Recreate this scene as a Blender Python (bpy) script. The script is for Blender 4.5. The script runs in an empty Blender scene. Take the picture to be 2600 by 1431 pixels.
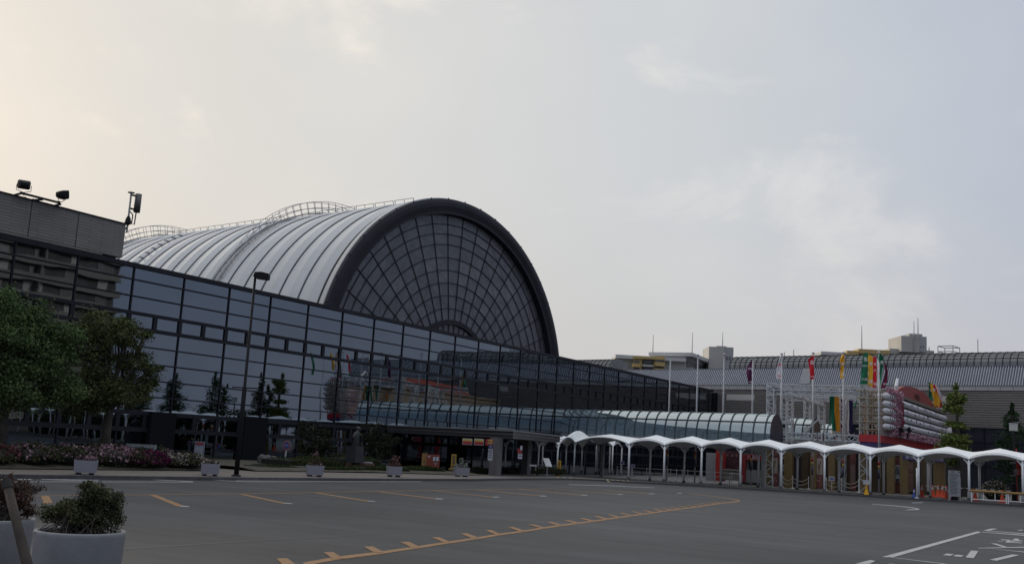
import bpy, math, random
import numpy as np
from mathutils import Vector, Matrix
R = math.radians
rng = np.random.default_rng(7)
random.seed(7)
SC = bpy.context.scene
COL = SC.collection

# ---------------------------------------------------------------- camera
F_PX, CX, CY = 2598.4, 1300.0, 715.5          # focal length and centre in pixels of the 2600 wide frame
RC = np.array([[0.86182365, 0.03259514, 0.50615961],
               [0.50420363, -0.16351324, -0.84796351],
               [0.05512431, 0.98600252, -0.15735417]])
EYE = np.array([0.0, 0.0, 2.0])
cam_d = bpy.data.cameras.new('camera')
cam_d.sensor_width = 36.0
cam_d.lens = F_PX / 2600 * 36.0
cam_d.clip_start = 0.1
cam_d.clip_end = 3000
cam = bpy.data.objects.new('camera', cam_d)
COL.objects.link(cam)
M4 = Matrix([list(RC[0]) + [EYE[0]], list(RC[1]) + [EYE[1]], list(RC[2]) + [EYE[2]], [0, 0, 0, 1]])
cam.matrix_world = M4
SC.camera = cam
SC.view_settings.view_transform = 'Standard'
SC.view_settings.look = 'None'
SC.view_settings.exposure = 0.0
SC.view_settings.gamma = 1.0

# ---------------------------------------------------------------- sky and sun
SUN_AZ = math.atan2(0.37, -0.93)               # compass direction of the sun, x east / y north
SUN_EL = R(16)
world = bpy.data.worlds.new('World')
SC.world = world
world.use_nodes = True
nt = world.node_tree
nt.nodes.clear()
N = nt.nodes.new
L = nt.links.new


def vmath(op, a=None, b=None):
    n = N('ShaderNodeVectorMath'); n.operation = op
    for i, v in enumerate((a, b)):
        if v is None: continue
        if hasattr(v, 'links'): L(v, n.inputs[i])
        else: n.inputs[i].default_value = v
    return n


def fmath(op, a=None, b=None, c=None):
    n = N('ShaderNodeMath'); n.operation = op
    for i, v in enumerate((a, b, c)):
        if v is None: continue
        if hasattr(v, 'links'): L(v, n.inputs[i])
        else: n.inputs[i].default_value = v
    return n.outputs[0]


def wmix(fac, a, b, mode='MIX'):
    n = N('ShaderNodeMix'); n.data_type = 'RGBA'; n.blend_type = mode
    for i, v in ((0, fac), (6, a), (7, b)):
        if hasattr(v, 'links'): L(v, n.inputs[i])
        else: n.inputs[i].default_value = v
    return n.outputs[2]


def wramp(fac, stops):
    n = N('ShaderNodeValToRGB')
    el = n.color_ramp.elements
    el[0].position, el[0].color = stops[0][0], tuple(stops[0][1]) + (1,)
    el[1].position, el[1].color = stops[1][0], tuple(stops[1][1]) + (1,)
    for p, c in stops[2:]:
        e = el.new(p); e.color = tuple(c) + (1,)
    L(fac, n.inputs[0])
    return n.outputs[0]


out = N('ShaderNodeOutputWorld')
bg = N('ShaderNodeBackground')
bg.inputs[1].default_value = 0.10
L(bg.outputs[0], out.inputs[0])
sky = N('ShaderNodeTexSky')
sky.sky_type = 'NISHITA'
sky.sun_disc = False
sky.sun_elevation = SUN_EL
sky.sun_rotation = math.atan2(math.cos(SUN_AZ), math.sin(SUN_AZ))
sky.air_density = 1.4
sky.dust_density = 4.0
sky.ozone_density = 1.5
tc = N('ShaderNodeTexCoord')
sep = N('ShaderNodeSeparateXYZ'); L(tc.outputs['Generated'], sep.inputs[0])
dirn = tc.outputs['Generated']
# angle from the sun's side of the sky
sunv = (math.cos(SUN_AZ), math.sin(SUN_AZ), 0.12)
dot = vmath('DOT_PRODUCT', dirn, sunv).outputs['Value']
# thin layer of evening haze over the whole sky, in the sky texture's own units
haze = wramp(fmath('MULTIPLY_ADD', dot, 0.5, 0.5),
             [(0.0, (2.1, 2.7, 4.0)), (0.40, (2.6, 3.1, 4.2)), (0.60, (4.0, 4.5, 5.7)), (0.72, (5.2, 5.6, 6.4)), (0.84, (6.6, 6.8, 6.95)), (0.93, (7.3, 7.2, 6.95)), (1.0, (7.6, 7.2, 6.65))])
# pinkish belt low over the horizon
elev = fmath('MULTIPLY', sep.outputs[2], 1.0)
low = N('ShaderNodeMapRange'); L(elev, low.inputs[0])
low.inputs[1].default_value = 0.0; low.inputs[2].default_value = 0.30; low.inputs[3].default_value = 1.0; low.inputs[4].default_value = 0.0
low.interpolation_type = 'SMOOTHSTEP'
haze = wmix(fmath('MULTIPLY', low.outputs[0], 0.40), haze, (5.6, 5.0, 4.7, 1))
base = wmix(0.96, sky.outputs[0], haze)
# unseen sky overhead, brightened to throw more light down on everything
zen = N('ShaderNodeMapRange'); L(sep.outputs[2], zen.inputs[0]); zen.interpolation_type = 'SMOOTHSTEP'
zen.inputs[1].default_value = 0.42; zen.inputs[2].default_value = 0.95; zen.inputs[3].default_value = 0.0; zen.inputs[4].default_value = 1.0
base = wmix(zen.outputs[0], base, (10.8, 11.0, 11.5, 1))
# soft broken clouds, flattened bands
mp = N('ShaderNodeMapping'); L(dirn, mp.inputs[0])
mp.inputs['Scale'].default_value = (1.0, 1.0, 1.9); mp.inputs['Location'].default_value = (0.35, 0.15, 0.0); mp.inputs['Rotation'].default_value = (R(14), R(-10), 0)
n1 = N('ShaderNodeTexNoise'); L(mp.outputs[0], n1.inputs[0])
n1.inputs['Scale'].default_value = 4.6; n1.inputs['Detail'].default_value = 9; n1.inputs['Roughness'].default_value = 0.56; n1.inputs['Distortion'].default_value = 0.35
n2 = N('ShaderNodeTexNoise'); L(mp.outputs[0], n2.inputs[0])
n2.inputs['Scale'].default_value = 2.0; n2.inputs['Detail'].default_value = 5; n2.inputs['Roughness'].default_value = 0.5
c1 = N('ShaderNodeMapRange'); L(n1.outputs[0], c1.inputs[0])
c1.inputs[1].default_value = 0.52; c1.inputs[2].default_value = 0.72; c1.interpolation_type = 'SMOOTHSTEP'
c2 = N('ShaderNodeMapRange'); L(n2.outputs[0], c2.inputs[0])
c2.inputs[1].default_value = 0.40; c2.inputs[2].default_value = 0.62; c2.interpolation_type = 'SMOOTHSTEP'
# grey-blue undersides and pale tops, only where the sky is not already thick haze
thin = fmath('SUBTRACT', 1.0, fmath('MULTIPLY', low.outputs[0], 0.45))
cl = wmix(fmath('MULTIPLY', c2.outputs[0], 0.30), base, wmix(1.0, base, (0.80, 0.84, 0.90, 1), 'MULTIPLY'))
cl = wmix(fmath('MULTIPLY', c1.outputs[0], fmath('MULTIPLY', thin, 0.75)), cl, wmix(1.0, cl, (1.32, 1.24, 1.14, 1), 'MULTIPLY'))
L(cl, bg.inputs[0])

sun_d = bpy.data.lights.new('sun', 'SUN')
sun_d.energy = 2.2
sun_d.angle = R(16)
sun_d.color = (1.0, 0.86, 0.68)
sun = bpy.data.objects.new('sun', sun_d)
COL.objects.link(sun)
sdir = Vector((math.cos(SUN_AZ) * math.cos(SUN_EL), math.sin(SUN_AZ) * math.cos(SUN_EL), math.sin(SUN_EL)))
sun.rotation_euler = sdir.to_track_quat('Z', 'Y').to_euler()
sun.location = (0, 0, 60)


# ---------------------------------------------------------------- where a pixel of the photograph lies in the place
def wray(x, y):
    return RC @ np.array([(x - CX) / F_PX, -(y - CY) / F_PX, -1.0])


def zg(x, y):
    r = min(max((y - 45) / 35.0, 0.0), 1.25)
    return r * (-0.32 + 0.0087 * (min(max(x, -60), 25) + 20))


def Pt(x, y, t):
    return EYE + t * wray(x, y)


def G(x, y, off=0.0):
    d = wray(x, y); z = 0.0
    for _ in range(40):
        t = (z + off - EYE[2]) / d[2]
        P = EYE + t * d
        z = zg(P[0], P[1])
    return P


def onX(x, y, X):
    d = wray(x, y); return EYE + d * (X / d[0])


def onY(x, y, Y):
    d = wray(x, y); return EYE + d * (Y / d[1])


def depth(P):
    return -float((np.asarray(P) - EYE) @ RC[:, 2])


def zat(P, ypx):
    """height over plan point P whose image row is ypx (vertical line search)"""
    lo, hi = -5.0, 80.0
    for _ in range(50):
        m = (lo + hi) / 2
        c = RC.T @ (np.array([P[0], P[1], m]) - EYE)
        y = CY - F_PX * c[1] / -c[2]
        if y > ypx: lo = m
        else: hi = m
    return m


def px2m(n, t):
    return n * t / F_PX


# ---------------------------------------------------------------- mesh helpers
class MB:
    def __init__(s):
        s.v = []; s.f = []; s.n = 0

    def add(s, vs, fs):
        vs = [tuple(map(float, p)) for p in vs]
        o = s.n
        s.v += vs; s.n += len(vs)
        s.f += [tuple(i + o for i in f) for f in fs]
        return s

    def obox(s, c, a, b, d):
        c, a, b, d = map(np.asarray, (c, a, b, d))
        vs = [c + i * a + j * b + k * d for i in (-1, 1) for j in (-1, 1) for k in (-1, 1)]
        return s.add(vs, [(0, 1, 3, 2), (4, 6, 7, 5), (0, 4, 5, 1), (2, 3, 7, 6), (0, 2, 6, 4), (1, 5, 7, 3)])

    def box(s, c, size, rz=0.0):
        ca, sa = math.cos(rz), math.sin(rz)
        return s.obox(c, np.array([ca, sa, 0]) * size[0] / 2, np.array([-sa, ca, 0]) * size[1] / 2, np.array([0, 0, 1]) * size[2] / 2)

    def bar(s, p0, p1, w, h=None, up=(0, 0, 1)):
        p0, p1 = np.asarray(p0, float), np.asarray(p1, float)
        d = p1 - p0; l = np.linalg.norm(d)
        if l < 1e-6: return s
        d /= l
        up = np.asarray(up, float)
        if abs(d @ up) > 0.98: up = np.array([1.0, 0, 0])
        a = np.cross(d, up); a /= np.linalg.norm(a)
        b = np.cross(a, d)
        return s.obox((p0 + p1) / 2, d * l / 2, a * w / 2, b * (h or w) / 2)

    def tube(s, pts, r, n=8, cap=True):
        pts = [np.asarray(p, float) for p in pts]
        rs = r if hasattr(r, '__len__') else [r] * len(pts)
        rings = []; prev = None
        for i, p in enumerate(pts):
            d = pts[min(i + 1, len(pts) - 1)] - pts[max(i - 1, 0)]
            d = d / (np.linalg.norm(d) + 1e-9)
            up = np.array([0, 0, 1.0]) if abs(d[2]) < 0.95 else np.array([1.0, 0, 0])
            if prev is not None:
                a = prev - d * (prev @ d)
                if np.linalg.norm(a) < 1e-4: a = np.cross(d, up)
            else:
                a = np.cross(d, up)
            a = a / np.linalg.norm(a); prev = a
            b = np.cross(d, a)
            rings.append([p + rs[i] * (math.cos(2 * math.pi * k / n) * a + math.sin(2 * math.pi * k / n) * b) for k in range(n)])
        vs = [q for ring in rings for q in ring]
        fs = [(i * n + k, i * n + (k + 1) % n, (i + 1) * n + (k + 1) % n, (i + 1) * n + k) for i in range(len(pts) - 1) for k in range(n)]
        if cap:
            fs += [tuple(range(n))[::-1], tuple((len(pts) - 1) * n + k for k in range(n))]
        return s.add(vs, fs)

    def poly(s, pts):
        return s.add(pts, [tuple(range(len(pts)))])

    def prism(s, pts, vec):
        n = len(pts); vec = np.asarray(vec, float)
        vs = [np.asarray(p, float) for p in pts] + [np.asarray(p, float) + vec for p in pts]
        fs = [tuple(range(n))[::-1], tuple(range(n, 2 * n))] + [(k, (k + 1) % n, n + (k + 1) % n, n + k) for k in range(n)]
        return s.add(vs, fs)

    def grid(s, P):
        P = np.asarray(P, float); a, b = P.shape[:2]
        return s.add(P.reshape(-1, 3), [(i * b + j, i * b + j + 1, (i + 1) * b + j + 1, (i + 1) * b + j) for i in range(a - 1) for j in range(b - 1)])

    def lathe(s, c, prof, n=24):
        c = np.asarray(c, float)
        vs = [c + np.array([r * math.cos(2 * math.pi * k / n), r * math.sin(2 * math.pi * k / n), z]) for r, z in prof for k in range(n)]
        m = len(prof)
        fs = [(i * n + k, i * n + (k + 1) % n, (i + 1) * n + (k + 1) % n, (i + 1) * n + k) for i in range(m - 1) for k in range(n)]
        return s.add(vs, fs)

    def ball(s, c, r, nu=12, nv=8):
        c = np.asarray(c, float); r = r if hasattr(r, '__len__') else (r, r, r)
        prof = [(math.sin(math.pi * i / nv), -math.cos(math.pi * i / nv)) for i in range(nv + 1)]
        vs = [c + np.array([r[0] * max(a, 1e-3) * math.cos(2 * math.pi * k / nu), r[1] * max(a, 1e-3) * math.sin(2 * math.pi * k / nu), r[2] * b]) for a, b in prof for k in range(nu)]
        fs = [(i * nu + k, i * nu + (k + 1) % nu, (i + 1) * nu + (k + 1) % nu, (i + 1) * nu + k) for i in range(nv) for k in range(nu)]
        return s.add(vs, fs)

    def build(s, name, material, parent=None, smooth=False):
        me = bpy.data.meshes.new(name)
        off = np.asarray(ORIGIN.get(parent.name, (0, 0, 0)) if parent else (0, 0, 0))
        me.from_pydata([tuple(np.asarray(p) - off) for p in s.v], [], s.f)
        return finish(me, name, material, parent, smooth)


ORIGIN = {}


def finish(me, name, material, parent=None, smooth=False):
    me.materials.append(material)
    if smooth:
        me.polygons.foreach_set('use_smooth', [True] * len(me.polygons))
    me.update()
    o = bpy.data.objects.new(name, me)
    COL.objects.link(o)
    if parent:
        o.parent = parent
        ORIGIN[o.name] = ORIGIN.get(parent.name, (0, 0, 0))
    return o


def tag(o, label=None, cat=None, group=None, kind=None):
    if label: o['label'] = label
    if cat: o['category'] = cat
    if group: o['group'] = group
    if kind: o['kind'] = kind
    return o


def thing(name, loc, label, cat, group=None):
    o = bpy.data.objects.new(name, None)
    o.empty_display_size = 0.2
    COL.objects.link(o)
    o.location = tuple(map(float, loc))
    ORIGIN[o.name] = tuple(map(float, loc))
    return tag(o, label, cat, group)


def copy_thing(root, loc, label, group=None, rz=None):
    kids = list(root.children)
    r = root.copy(); COL.objects.link(r)
    r.location = tuple(map(float, loc))
    if rz is not None: r.rotation_euler = (0, 0, rz)
    tag(r, label, None, group)
    for ch in kids:
        c = ch.copy(); COL.objects.link(c); c.parent = r
        for g in list(ch.children):
            d = g.copy(); COL.objects.link(d); d.parent = c
    return r


def single(o, label, cat, group=None):
    return tag(o, label, cat, group)


def quads_mesh(Q, name, material, parent=None):
    """fast mesh from an (n,4,3) array of separate quads"""
    Q = np.asarray(Q, np.float32)
    off = np.asarray(ORIGIN.get(parent.name, (0, 0, 0)) if parent else (0, 0, 0), np.float32)
    Q = Q - off
    n = len(Q)
    me = bpy.data.meshes.new(name)
    me.vertices.add(n * 4); me.loops.add(n * 4); me.polygons.add(n)
    me.vertices.foreach_set('co', Q.reshape(-1))
    me.loops.foreach_set('vertex_index', np.arange(n * 4, dtype=np.int32))
    me.polygons.foreach_set('loop_start', np.arange(0, n * 4, 4, dtype=np.int32))
    me.polygons.foreach_set('loop_total', np.full(n, 4, np.int32))
    me.update(calc_edges=True)
    return finish(me, name, material, parent)


def leaf_quads(P, size, flat=0.35, aspect=0.55):
    P = np.asarray(P); n = len(P)
    a = rng.normal(size=(n, 3)); a[:, 2] *= flat + 0.3
    a /= np.linalg.norm(a, axis=1, keepdims=True)
    b = rng.normal(size=(n, 3)); b -= a * (a * b).sum(1, keepdims=True)
    b /= np.linalg.norm(b, axis=1, keepdims=True)
    s = size * rng.uniform(0.6, 1.3, (n, 1))
    a = a * s / 2; b = b * s / 2 * aspect
    return np.stack([P - a, P - b * 1.0 + a * 0.1, P + a, P + b * 1.0 + a * 0.1], 1)


def clump_points(c, r, n, clumps=40, spread=0.22, shell=0.55):
    """points for leaves: small clumps spread through an ellipsoid, denser near its skin"""
    r = np.asarray(r, float)
    d = rng.normal(size=(clumps, 3)); d /= np.linalg.norm(d, axis=1, keepdims=True)
    rad = (shell + (1 - shell) * rng.random((clumps, 1)) ** 0.6) * rng.choice([.75, 1.0, 1.0, 1.22], (clumps, 1))
    cc = d * rad
    k = rng.integers(0, clumps, n)
    q = rng.normal(size=(n, 3)) * spread * rng.uniform(0.5, 1.2, (clumps, 1))[k]
    return np.asarray(c) + (cc[k] + q) * r


# ---------------------------------------------------------------- materials
MATS = {}


def mat(name, col, rough=0.7, metal=0.0, var=0.12, scale=3.0, bump=0.0, spec=None, detail=4, stretch=None, dirt=None):
    if name in MATS: return MATS[name]
    m = bpy.data.materials.new(name); m.use_nodes = True
    t = m.node_tree; b = t.nodes['Principled BSDF']
    b.inputs['Roughness'].default_value = rough
    b.inputs['Metallic'].default_value = metal
    if spec is not None: b.inputs['Specular IOR Level'].default_value = spec
    c = tuple(col) + (1,)
    co = t.nodes.new('ShaderNodeTexCoord')
    vec = co.outputs['Object']
    if stretch:
        mpn = t.nodes.new('ShaderNodeMapping'); t.links.new(vec, mpn.inputs[0]); mpn.inputs['Scale'].default_value = stretch
        vec = mpn.outputs[0]
    n = t.nodes.new('ShaderNodeTexNoise'); n.inputs['Scale'].default_value = scale; n.inputs['Detail'].default_value = detail
    t.links.new(vec, n.inputs[0])
    r = t.nodes.new('ShaderNodeValToRGB')
    r.color_ramp.elements[0].position = 0.3; r.color_ramp.elements[1].position = 0.7
    r.color_ramp.elements[0].color = tuple(x * (1 - var) for x in col) + (1,)
    r.color_ramp.elements[1].color = tuple(min(1, x * (1 + var)) for x in col) + (1,)
    t.links.new(n.outputs[0], r.inputs[0])
    last = r.outputs[0]
    if dirt:
        n3 = t.nodes.new('ShaderNodeTexNoise'); n3.inputs['Scale'].default_value = dirt[1]; n3.inputs['Detail'].default_value = 6
        t.links.new(co.outputs['Object'], n3.inputs[0])
        mr = t.nodes.new('ShaderNodeMapRange'); mr.inputs[1].default_value = 0.52; mr.inputs[2].default_value = 0.75; mr.inputs[4].default_value = dirt[2]
        t.links.new(n3.outputs[0], mr.inputs[0])
        mx = t.nodes.new('ShaderNodeMix'); mx.data_type = 'RGBA'
        t.links.new(mr.outputs[0], mx.inputs[0]); t.links.new(last, mx.inputs[6]); mx.inputs[7].default_value = tuple(dirt[0]) + (1,)
        last = mx.outputs[2]
    t.links.new(last, b.inputs['Base Color'])
    if bump:
        bp = t.nodes.new('ShaderNodeBump'); bp.inputs['Strength'].default_value = bump; bp.inputs['Distance'].default_value = 0.02
        n4 = t.nodes.new('ShaderNodeTexNoise'); n4.inputs['Scale'].default_value = scale * 6
        t.links.new(co.outputs['Object'], n4.inputs[0]); t.links.new(n4.outputs[0], bp.inputs['Height'])
        t.links.new(bp.outputs[0], b.inputs['Normal'])
    MATS[name] = m
    return m


def leaf_mat(name, c0, c1, var_scale=0.7):
    if name in MATS: return MATS[name]
    m = bpy.data.materials.new(name); m.use_nodes = True
    t = m.node_tree; b = t.nodes['Principled BSDF']
    b.inputs['Roughness'].default_value = 0.8
    b.inputs['Specular IOR Level'].default_value = 0.08
    g = t.nodes.new('ShaderNodeNewGeometry')
    co = t.nodes.new('ShaderNodeTexCoord')
    n = t.nodes.new('ShaderNodeTexNoise'); n.inputs['Scale'].default_value = var_scale; n.inputs['Detail'].default_value = 3
    t.links.new(co.outputs['Object'], n.inputs[0])
    ad = t.nodes.new('ShaderNodeMath'); ad.operation = 'MULTIPLY_ADD'
    t.links.new(g.outputs['Random Per Island'], ad.inputs[0]); ad.inputs[1].default_value = 0.45
    t.links.new(n.outputs[0], ad.inputs[2])
    r = t.nodes.new('ShaderNodeValToRGB')
    r.color_ramp.elements[0].position = 0.35; r.color_ramp.elements[1].position = 1.0
    r.color_ramp.elements[0].color = tuple(c0) + (1,); r.color_ramp.elements[1].color = tuple(c1) + (1,)
    t.links.new(ad.outputs[0], r.inputs[0])
    t.links.new(r.outputs[0], b.inputs['Base Color'])
    MATS[name] = m
    return m


def mirror_mat(name, col, rough=0.03, wave=0.02, wscale=0.35, var=0.05):
    """tinted reflective glass that lets almost no view through"""
    if name in MATS: return MATS[name]
    m = mat(name, col, rough, 1.0, var, 0.25)
    t = m.node_tree; b = t.nodes['Principled BSDF']
    co = t.nodes.new('ShaderNodeTexCoord')
    n = t.nodes.new('ShaderNodeTexNoise'); n.inputs['Scale'].default_value = wscale; n.inputs['Detail'].default_value = 1
    t.links.new(co.outputs['Object'], n.inputs[0])
    bp = t.nodes.new('ShaderNodeBump'); bp.inputs['Strength'].default_value = 1.0; bp.inputs['Distance'].default_value = wave
    t.links.new(n.outputs[0], bp.inputs['Height']); t.links.new(bp.outputs[0], b.inputs['Normal'])
    return m


M_GLASS = mirror_mat('tinted_mirror_glass', (0.165, 0.198, 0.240), 0.015, 0.0035, 0.5)
M_FRAME = mat('black_mullion_metal', (0.013, 0.015, 0.022), 0.6, 0.0, 0.2, spec=0.25)
M_DARK = mat('dark_recess', (0.008, 0.009, 0.013), 0.9, spec=0.15)
M_ARCH = mat('dark_arch_cladding', (0.019, 0.020, 0.029), 0.6, 0.0, 0.2, 0.6, spec=0.3)
M_ROOF = mat('pale_roof_sheet', (0.56, 0.575, 0.575), 0.65, 0.0, 0.05, 0.35, spec=0.2, dirt=((0.48, 0.495, 0.50), 0.5, 0.35))
M_ROOFLINE = mat('dark_roof_seam', (0.05, 0.055, 0.065), 0.6)
M_RAIL = mat('galvanised_rail', (0.30, 0.31, 0.32), 0.5, 0.3, 0.15)
M_WHITE = mat('white_painted_steel', (0.72, 0.74, 0.75), 0.4, 0.0, 0.05, 2.0, dirt=((0.55, 0.55, 0.52), 1.5, 0.3))
M_MEMB = mat('white_membrane', (0.82, 0.84, 0.84), 0.55, 0.0, 0.03, 1.0, dirt=((0.70, 0.71, 0.69), 0.8, 0.35))
M_STEEL = mat('grey_steel', (0.33, 0.34, 0.36), 0.45, 0.4, 0.1)
M_TRUSS = mat('aluminium_truss', (0.50, 0.52, 0.54), 0.45, 0.15, 0.08)
M_CONC = mat('grey_concrete', (0.26, 0.26, 0.26), 0.85, 0.0, 0.12, 2.0)
M_BLACK = mat('black_paint', (0.014, 0.014, 0.016), 0.7, spec=0.2)
M_BOOT = mat('post_boot_grey', (0.10, 0.10, 0.10), 0.7)


def flat(name, c, rough=0.6, var=0.08):
    return mat(name, c, rough, 0.0, var, 2.5)


M_RED = flat('red_paint', (0.50, 0.035, 0.03))
M_YEL = flat('yellow_paint', (0.70, 0.40, 0.02))
M_NAVY = flat('navy_cloth', (0.03, 0.03, 0.13))
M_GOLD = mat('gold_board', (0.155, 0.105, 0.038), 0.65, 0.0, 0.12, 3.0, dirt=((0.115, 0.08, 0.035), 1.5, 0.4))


# ---------------------------------------------------------------- ground, kerbs, pavement
def structure(o):
    o['kind'] = 'structure'
    return o


def asphalt_material():
    m = bpy.data.materials.new('asphalt'); m.use_nodes = True
    t = m.node_tree; b = t.nodes['Principled BSDF']
    b.inputs['Roughness'].default_value = 0.70
    b.inputs['Specular IOR Level'].default_value = 0.30
    co = t.nodes.new('ShaderNodeTexCoord'); v = co.outputs['Object']

    def noise(sc, det, rough=0.55, stretch=None, rot=0):
        x = v
        if stretch:
            mp_ = t.nodes.new('ShaderNodeMapping'); t.links.new(v, mp_.inputs[0])
            mp_.inputs['Scale'].default_value = stretch; mp_.inputs['Rotation'].default_value = (0, 0, rot); x = mp_.outputs[0]
        n = t.nodes.new('ShaderNodeTexNoise'); t.links.new(x, n.inputs[0])
        n.inputs['Scale'].default_value = sc; n.inputs['Detail'].default_value = det; n.inputs['Roughness'].default_value = rough
        return n.outputs[0]

    def ramp(f, a, b2, p0=0.35, p1=0.65):
        r = t.nodes.new('ShaderNodeValToRGB'); t.links.new(f, r.inputs[0])
        r.color_ramp.elements[0].position = p0; r.color_ramp.elements[1].position = p1
        r.color_ramp.elements[0].color = (a, a, a, 1); r.color_ramp.elements[1].color = (b2, b2, b2, 1)
        return r.outputs[0]

    def mul(a, b2):
        n = t.nodes.new('ShaderNodeMix'); n.data_type = 'RGBA'; n.blend_type = 'MULTIPLY'; n.inputs[0].default_value = 1
        t.links.new(a, n.inputs[6])
        if hasattr(b2, 'links'): t.links.new(b2, n.inputs[7])
        else: n.inputs[7].default_value = b2
        return n.outputs[2]
    c = ramp(noise(0.10, 6), 0.70, 1.18)
    c = mul(c, ramp(noise(0.9, 6, 0.6, (0.35, 1.6, 1), R(-20)), 0.78, 1.16))
    c = mul(c, ramp(noise(2.3, 5, 0.65), 0.55, 1.0, 0.26, 0.40))
    c = mul(c, ramp(noise(55, 3, 0.7), 0.72, 1.30, 0.3, 0.7))
    c = mul(c, ramp(noise(0.5, 4, 0.5, (0.06, 1.1, 1), R(96)), 0.82, 1.08, 0.40, 0.62))
    c = mul(c, (0.042, 0.044, 0.0475, 1))
    t.links.new(c, b.inputs['Base Color'])
    bp = t.nodes.new('ShaderNodeBump'); bp.inputs['Strength'].default_value = 0.35; bp.inputs['Distance'].default_value = 0.006
    t.links.new(noise(70, 2), bp.inputs['Height']); t.links.new(bp.outputs[0], b.inputs['Normal'])
    return m


M_ASPH = asphalt_material()


def sheet(xs, ys, off=0.0):
    return [[(x, y, zg(x, y) + off) for y in ys] for x in xs]


gxs = [-900, -300, -120, -60, -50, -40, -30, -20, -10, 0, 10, 25, 60, 150, 400, 900]
gys = [-600, -200, -60, 0, 20, 40, 45, 50, 55, 60, 65, 70, 75, 80, 84, 88.7, 95, 110, 150, 300, 600, 1400]
structure(MB().grid(sheet(gxs, gys)).build('ground', M_ASPH))


def brick_mat(name, c1, c2, mortar, sc, w=0.5, h=0.25, rough=0.8, axes='xy', mort=0.012):
    if name in MATS: return MATS[name]
    m = bpy.data.materials.new(name); m.use_nodes = True
    t = m.node_tree; b = t.nodes['Principled BSDF']; b.inputs['Roughness'].default_value = rough
    co = t.nodes.new('ShaderNodeTexCoord')
    v = co.outputs['Object']
    if axes != 'xy':
        sp = t.nodes.new('ShaderNodeSeparateXYZ'); t.links.new(v, sp.inputs[0])
        cb = t.nodes.new('ShaderNodeCombineXYZ')
        t.links.new(sp.outputs['XYZ'.index(axes[0].upper())], cb.inputs[0]); t.links.new(sp.outputs['XYZ'.index(axes[1].upper())], cb.inputs[1])
        v = cb.outputs[0]
    br = t.nodes.new('ShaderNodeTexBrick'); t.links.new(v, br.inputs[0])
    br.inputs['Color1'].default_value = tuple(c1) + (1,); br.inputs['Color2'].default_value = tuple(c2) + (1,); br.inputs['Mortar'].default_value = tuple(mortar) + (1,)
    br.inputs['Scale'].default_value = sc; br.inputs['Mortar Size'].default_value = mort
    br.inputs['Brick Width'].default_value = w; br.inputs['Row Height'].default_value = h
    n = t.nodes.new('ShaderNodeTexNoise'); n.inputs['Scale'].default_value = 0.8; n.inputs['Detail'].default_value = 5
    t.links.new(co.outputs['Object'], n.inputs[0])
    r = t.nodes.new('ShaderNodeValToRGB'); t.links.new(n.outputs[0], r.inputs[0])
    r.color_ramp.elements[0].color = (0.75, 0.75, 0.75, 1); r.color_ramp.elements[1].color = (1.15, 1.15, 1.15, 1)
    mx = t.nodes.new('ShaderNodeMix'); mx.data_type = 'RGBA'; mx.blend_type = 'MULTIPLY'; mx.inputs[0].default_value = 1
    t.links.new(br.outputs[0], mx.inputs[6]); t.links.new(r.outputs[0], mx.inputs[7])
    t.links.new(mx.outputs[2], b.inputs['Base Color'])
    MATS[name] = m
    return m


M_PAVE = brick_mat('brown_paver', (0.16, 0.135, 0.115), (0.125, 0.105, 0.092), (0.085, 0.075, 0.07), 4.0)
M_PLAZA = brick_mat('grey_paver', (0.135, 0.128, 0.122), (0.105, 0.10, 0.097), (0.07, 0.07, 0.07), 3.0)
M_KERB = mat('dark_kerb_stone', (0.075, 0.072, 0.075), 0.8, 0.0, 0.2, 3.0)
M_SOIL = mat('garden_soil', (0.05, 0.045, 0.03), 0.95, 0.0, 0.4, 3.0)

# left pavement: kerb line in plan, back edge to the garden
kerb = [G(x, y) for x, y in ((-420, 1207), (0, 1213), (300, 1216.5), (640, 1219.5), (1000, 1221), (1200, 1221), (1300, 1218.5), (1450, 1217.5), (1530, 1221), (1600, 1225.5), (1800, 1239), (2000, 1252), (2200, 1265), (2400, 1278), (2600, 1291), (2800, 1304))]
kerb = [np.array([p[0], p[1], 0]) for p in kerb]
kerb[0] = np.array([-32.4, 5.0, 0]);
kerb[10:] = [np.array([x, y, 0]) for x, y in ((-30.2, 77.9), (-25.5, 78.2), (-20.8, 78.5), (-15.5, 78.7), (-10.5, 79.0), (-4.0, 79.3), (32.0, 81.0))]
kerb.insert(0, np.array([-32.6, -12.0, 0]))


def offset_line(pl, d):
    o = []
    for i, p in enumerate(pl):
        t = pl[min(i + 1, len(pl) - 1)] - pl[max(i - 1, 0)]
        t = t / np.linalg.norm(t)
        o.append(p + np.array([-t[1], t[0], 0]) * d)
    return o


kin = offset_line(kerb, 0.22)
m = MB()
for a, b, c, d in zip(kerb[:-1], kerb[1:], kin[1:], kin[:-1]):
    P = [(p[0], p[1], zg(p[0], p[1]) - 0.05) for p in (a, b, c, d)]
    Q = [(p[0], p[1], zg(p[0], p[1]) + 0.13) for p in (a, b, c, d)]
    m.add(P + Q, [(4, 5, 6, 7), (0, 1, 5, 4), (2, 3, 7, 6)])
structure(m.build('kerb', M_KERB))
# pavement and plaza fill behind the kerb
m = MB(); m2 = MB()
for i in range(len(kin) - 1):
    a, b = kin[i], kin[i + 1]
    left = i < 8
    if left:
        e = [np.array([-49.5, p[1], 0]) for p in (a, b)]
    else:
        e = [np.array([p[0], 150.0, 0]) for p in (a, b)]
    nn = 14
    rows = [[(a + (e[0] - a) * k / nn) for k in range(nn + 1)], [(b + (e[1] - b) * k / nn) for k in range(nn + 1)]]
    (m if left else m2).grid([[(q[0], q[1], zg(q[0], q[1]) + 0.12) for q in r] for r in rows])
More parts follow.
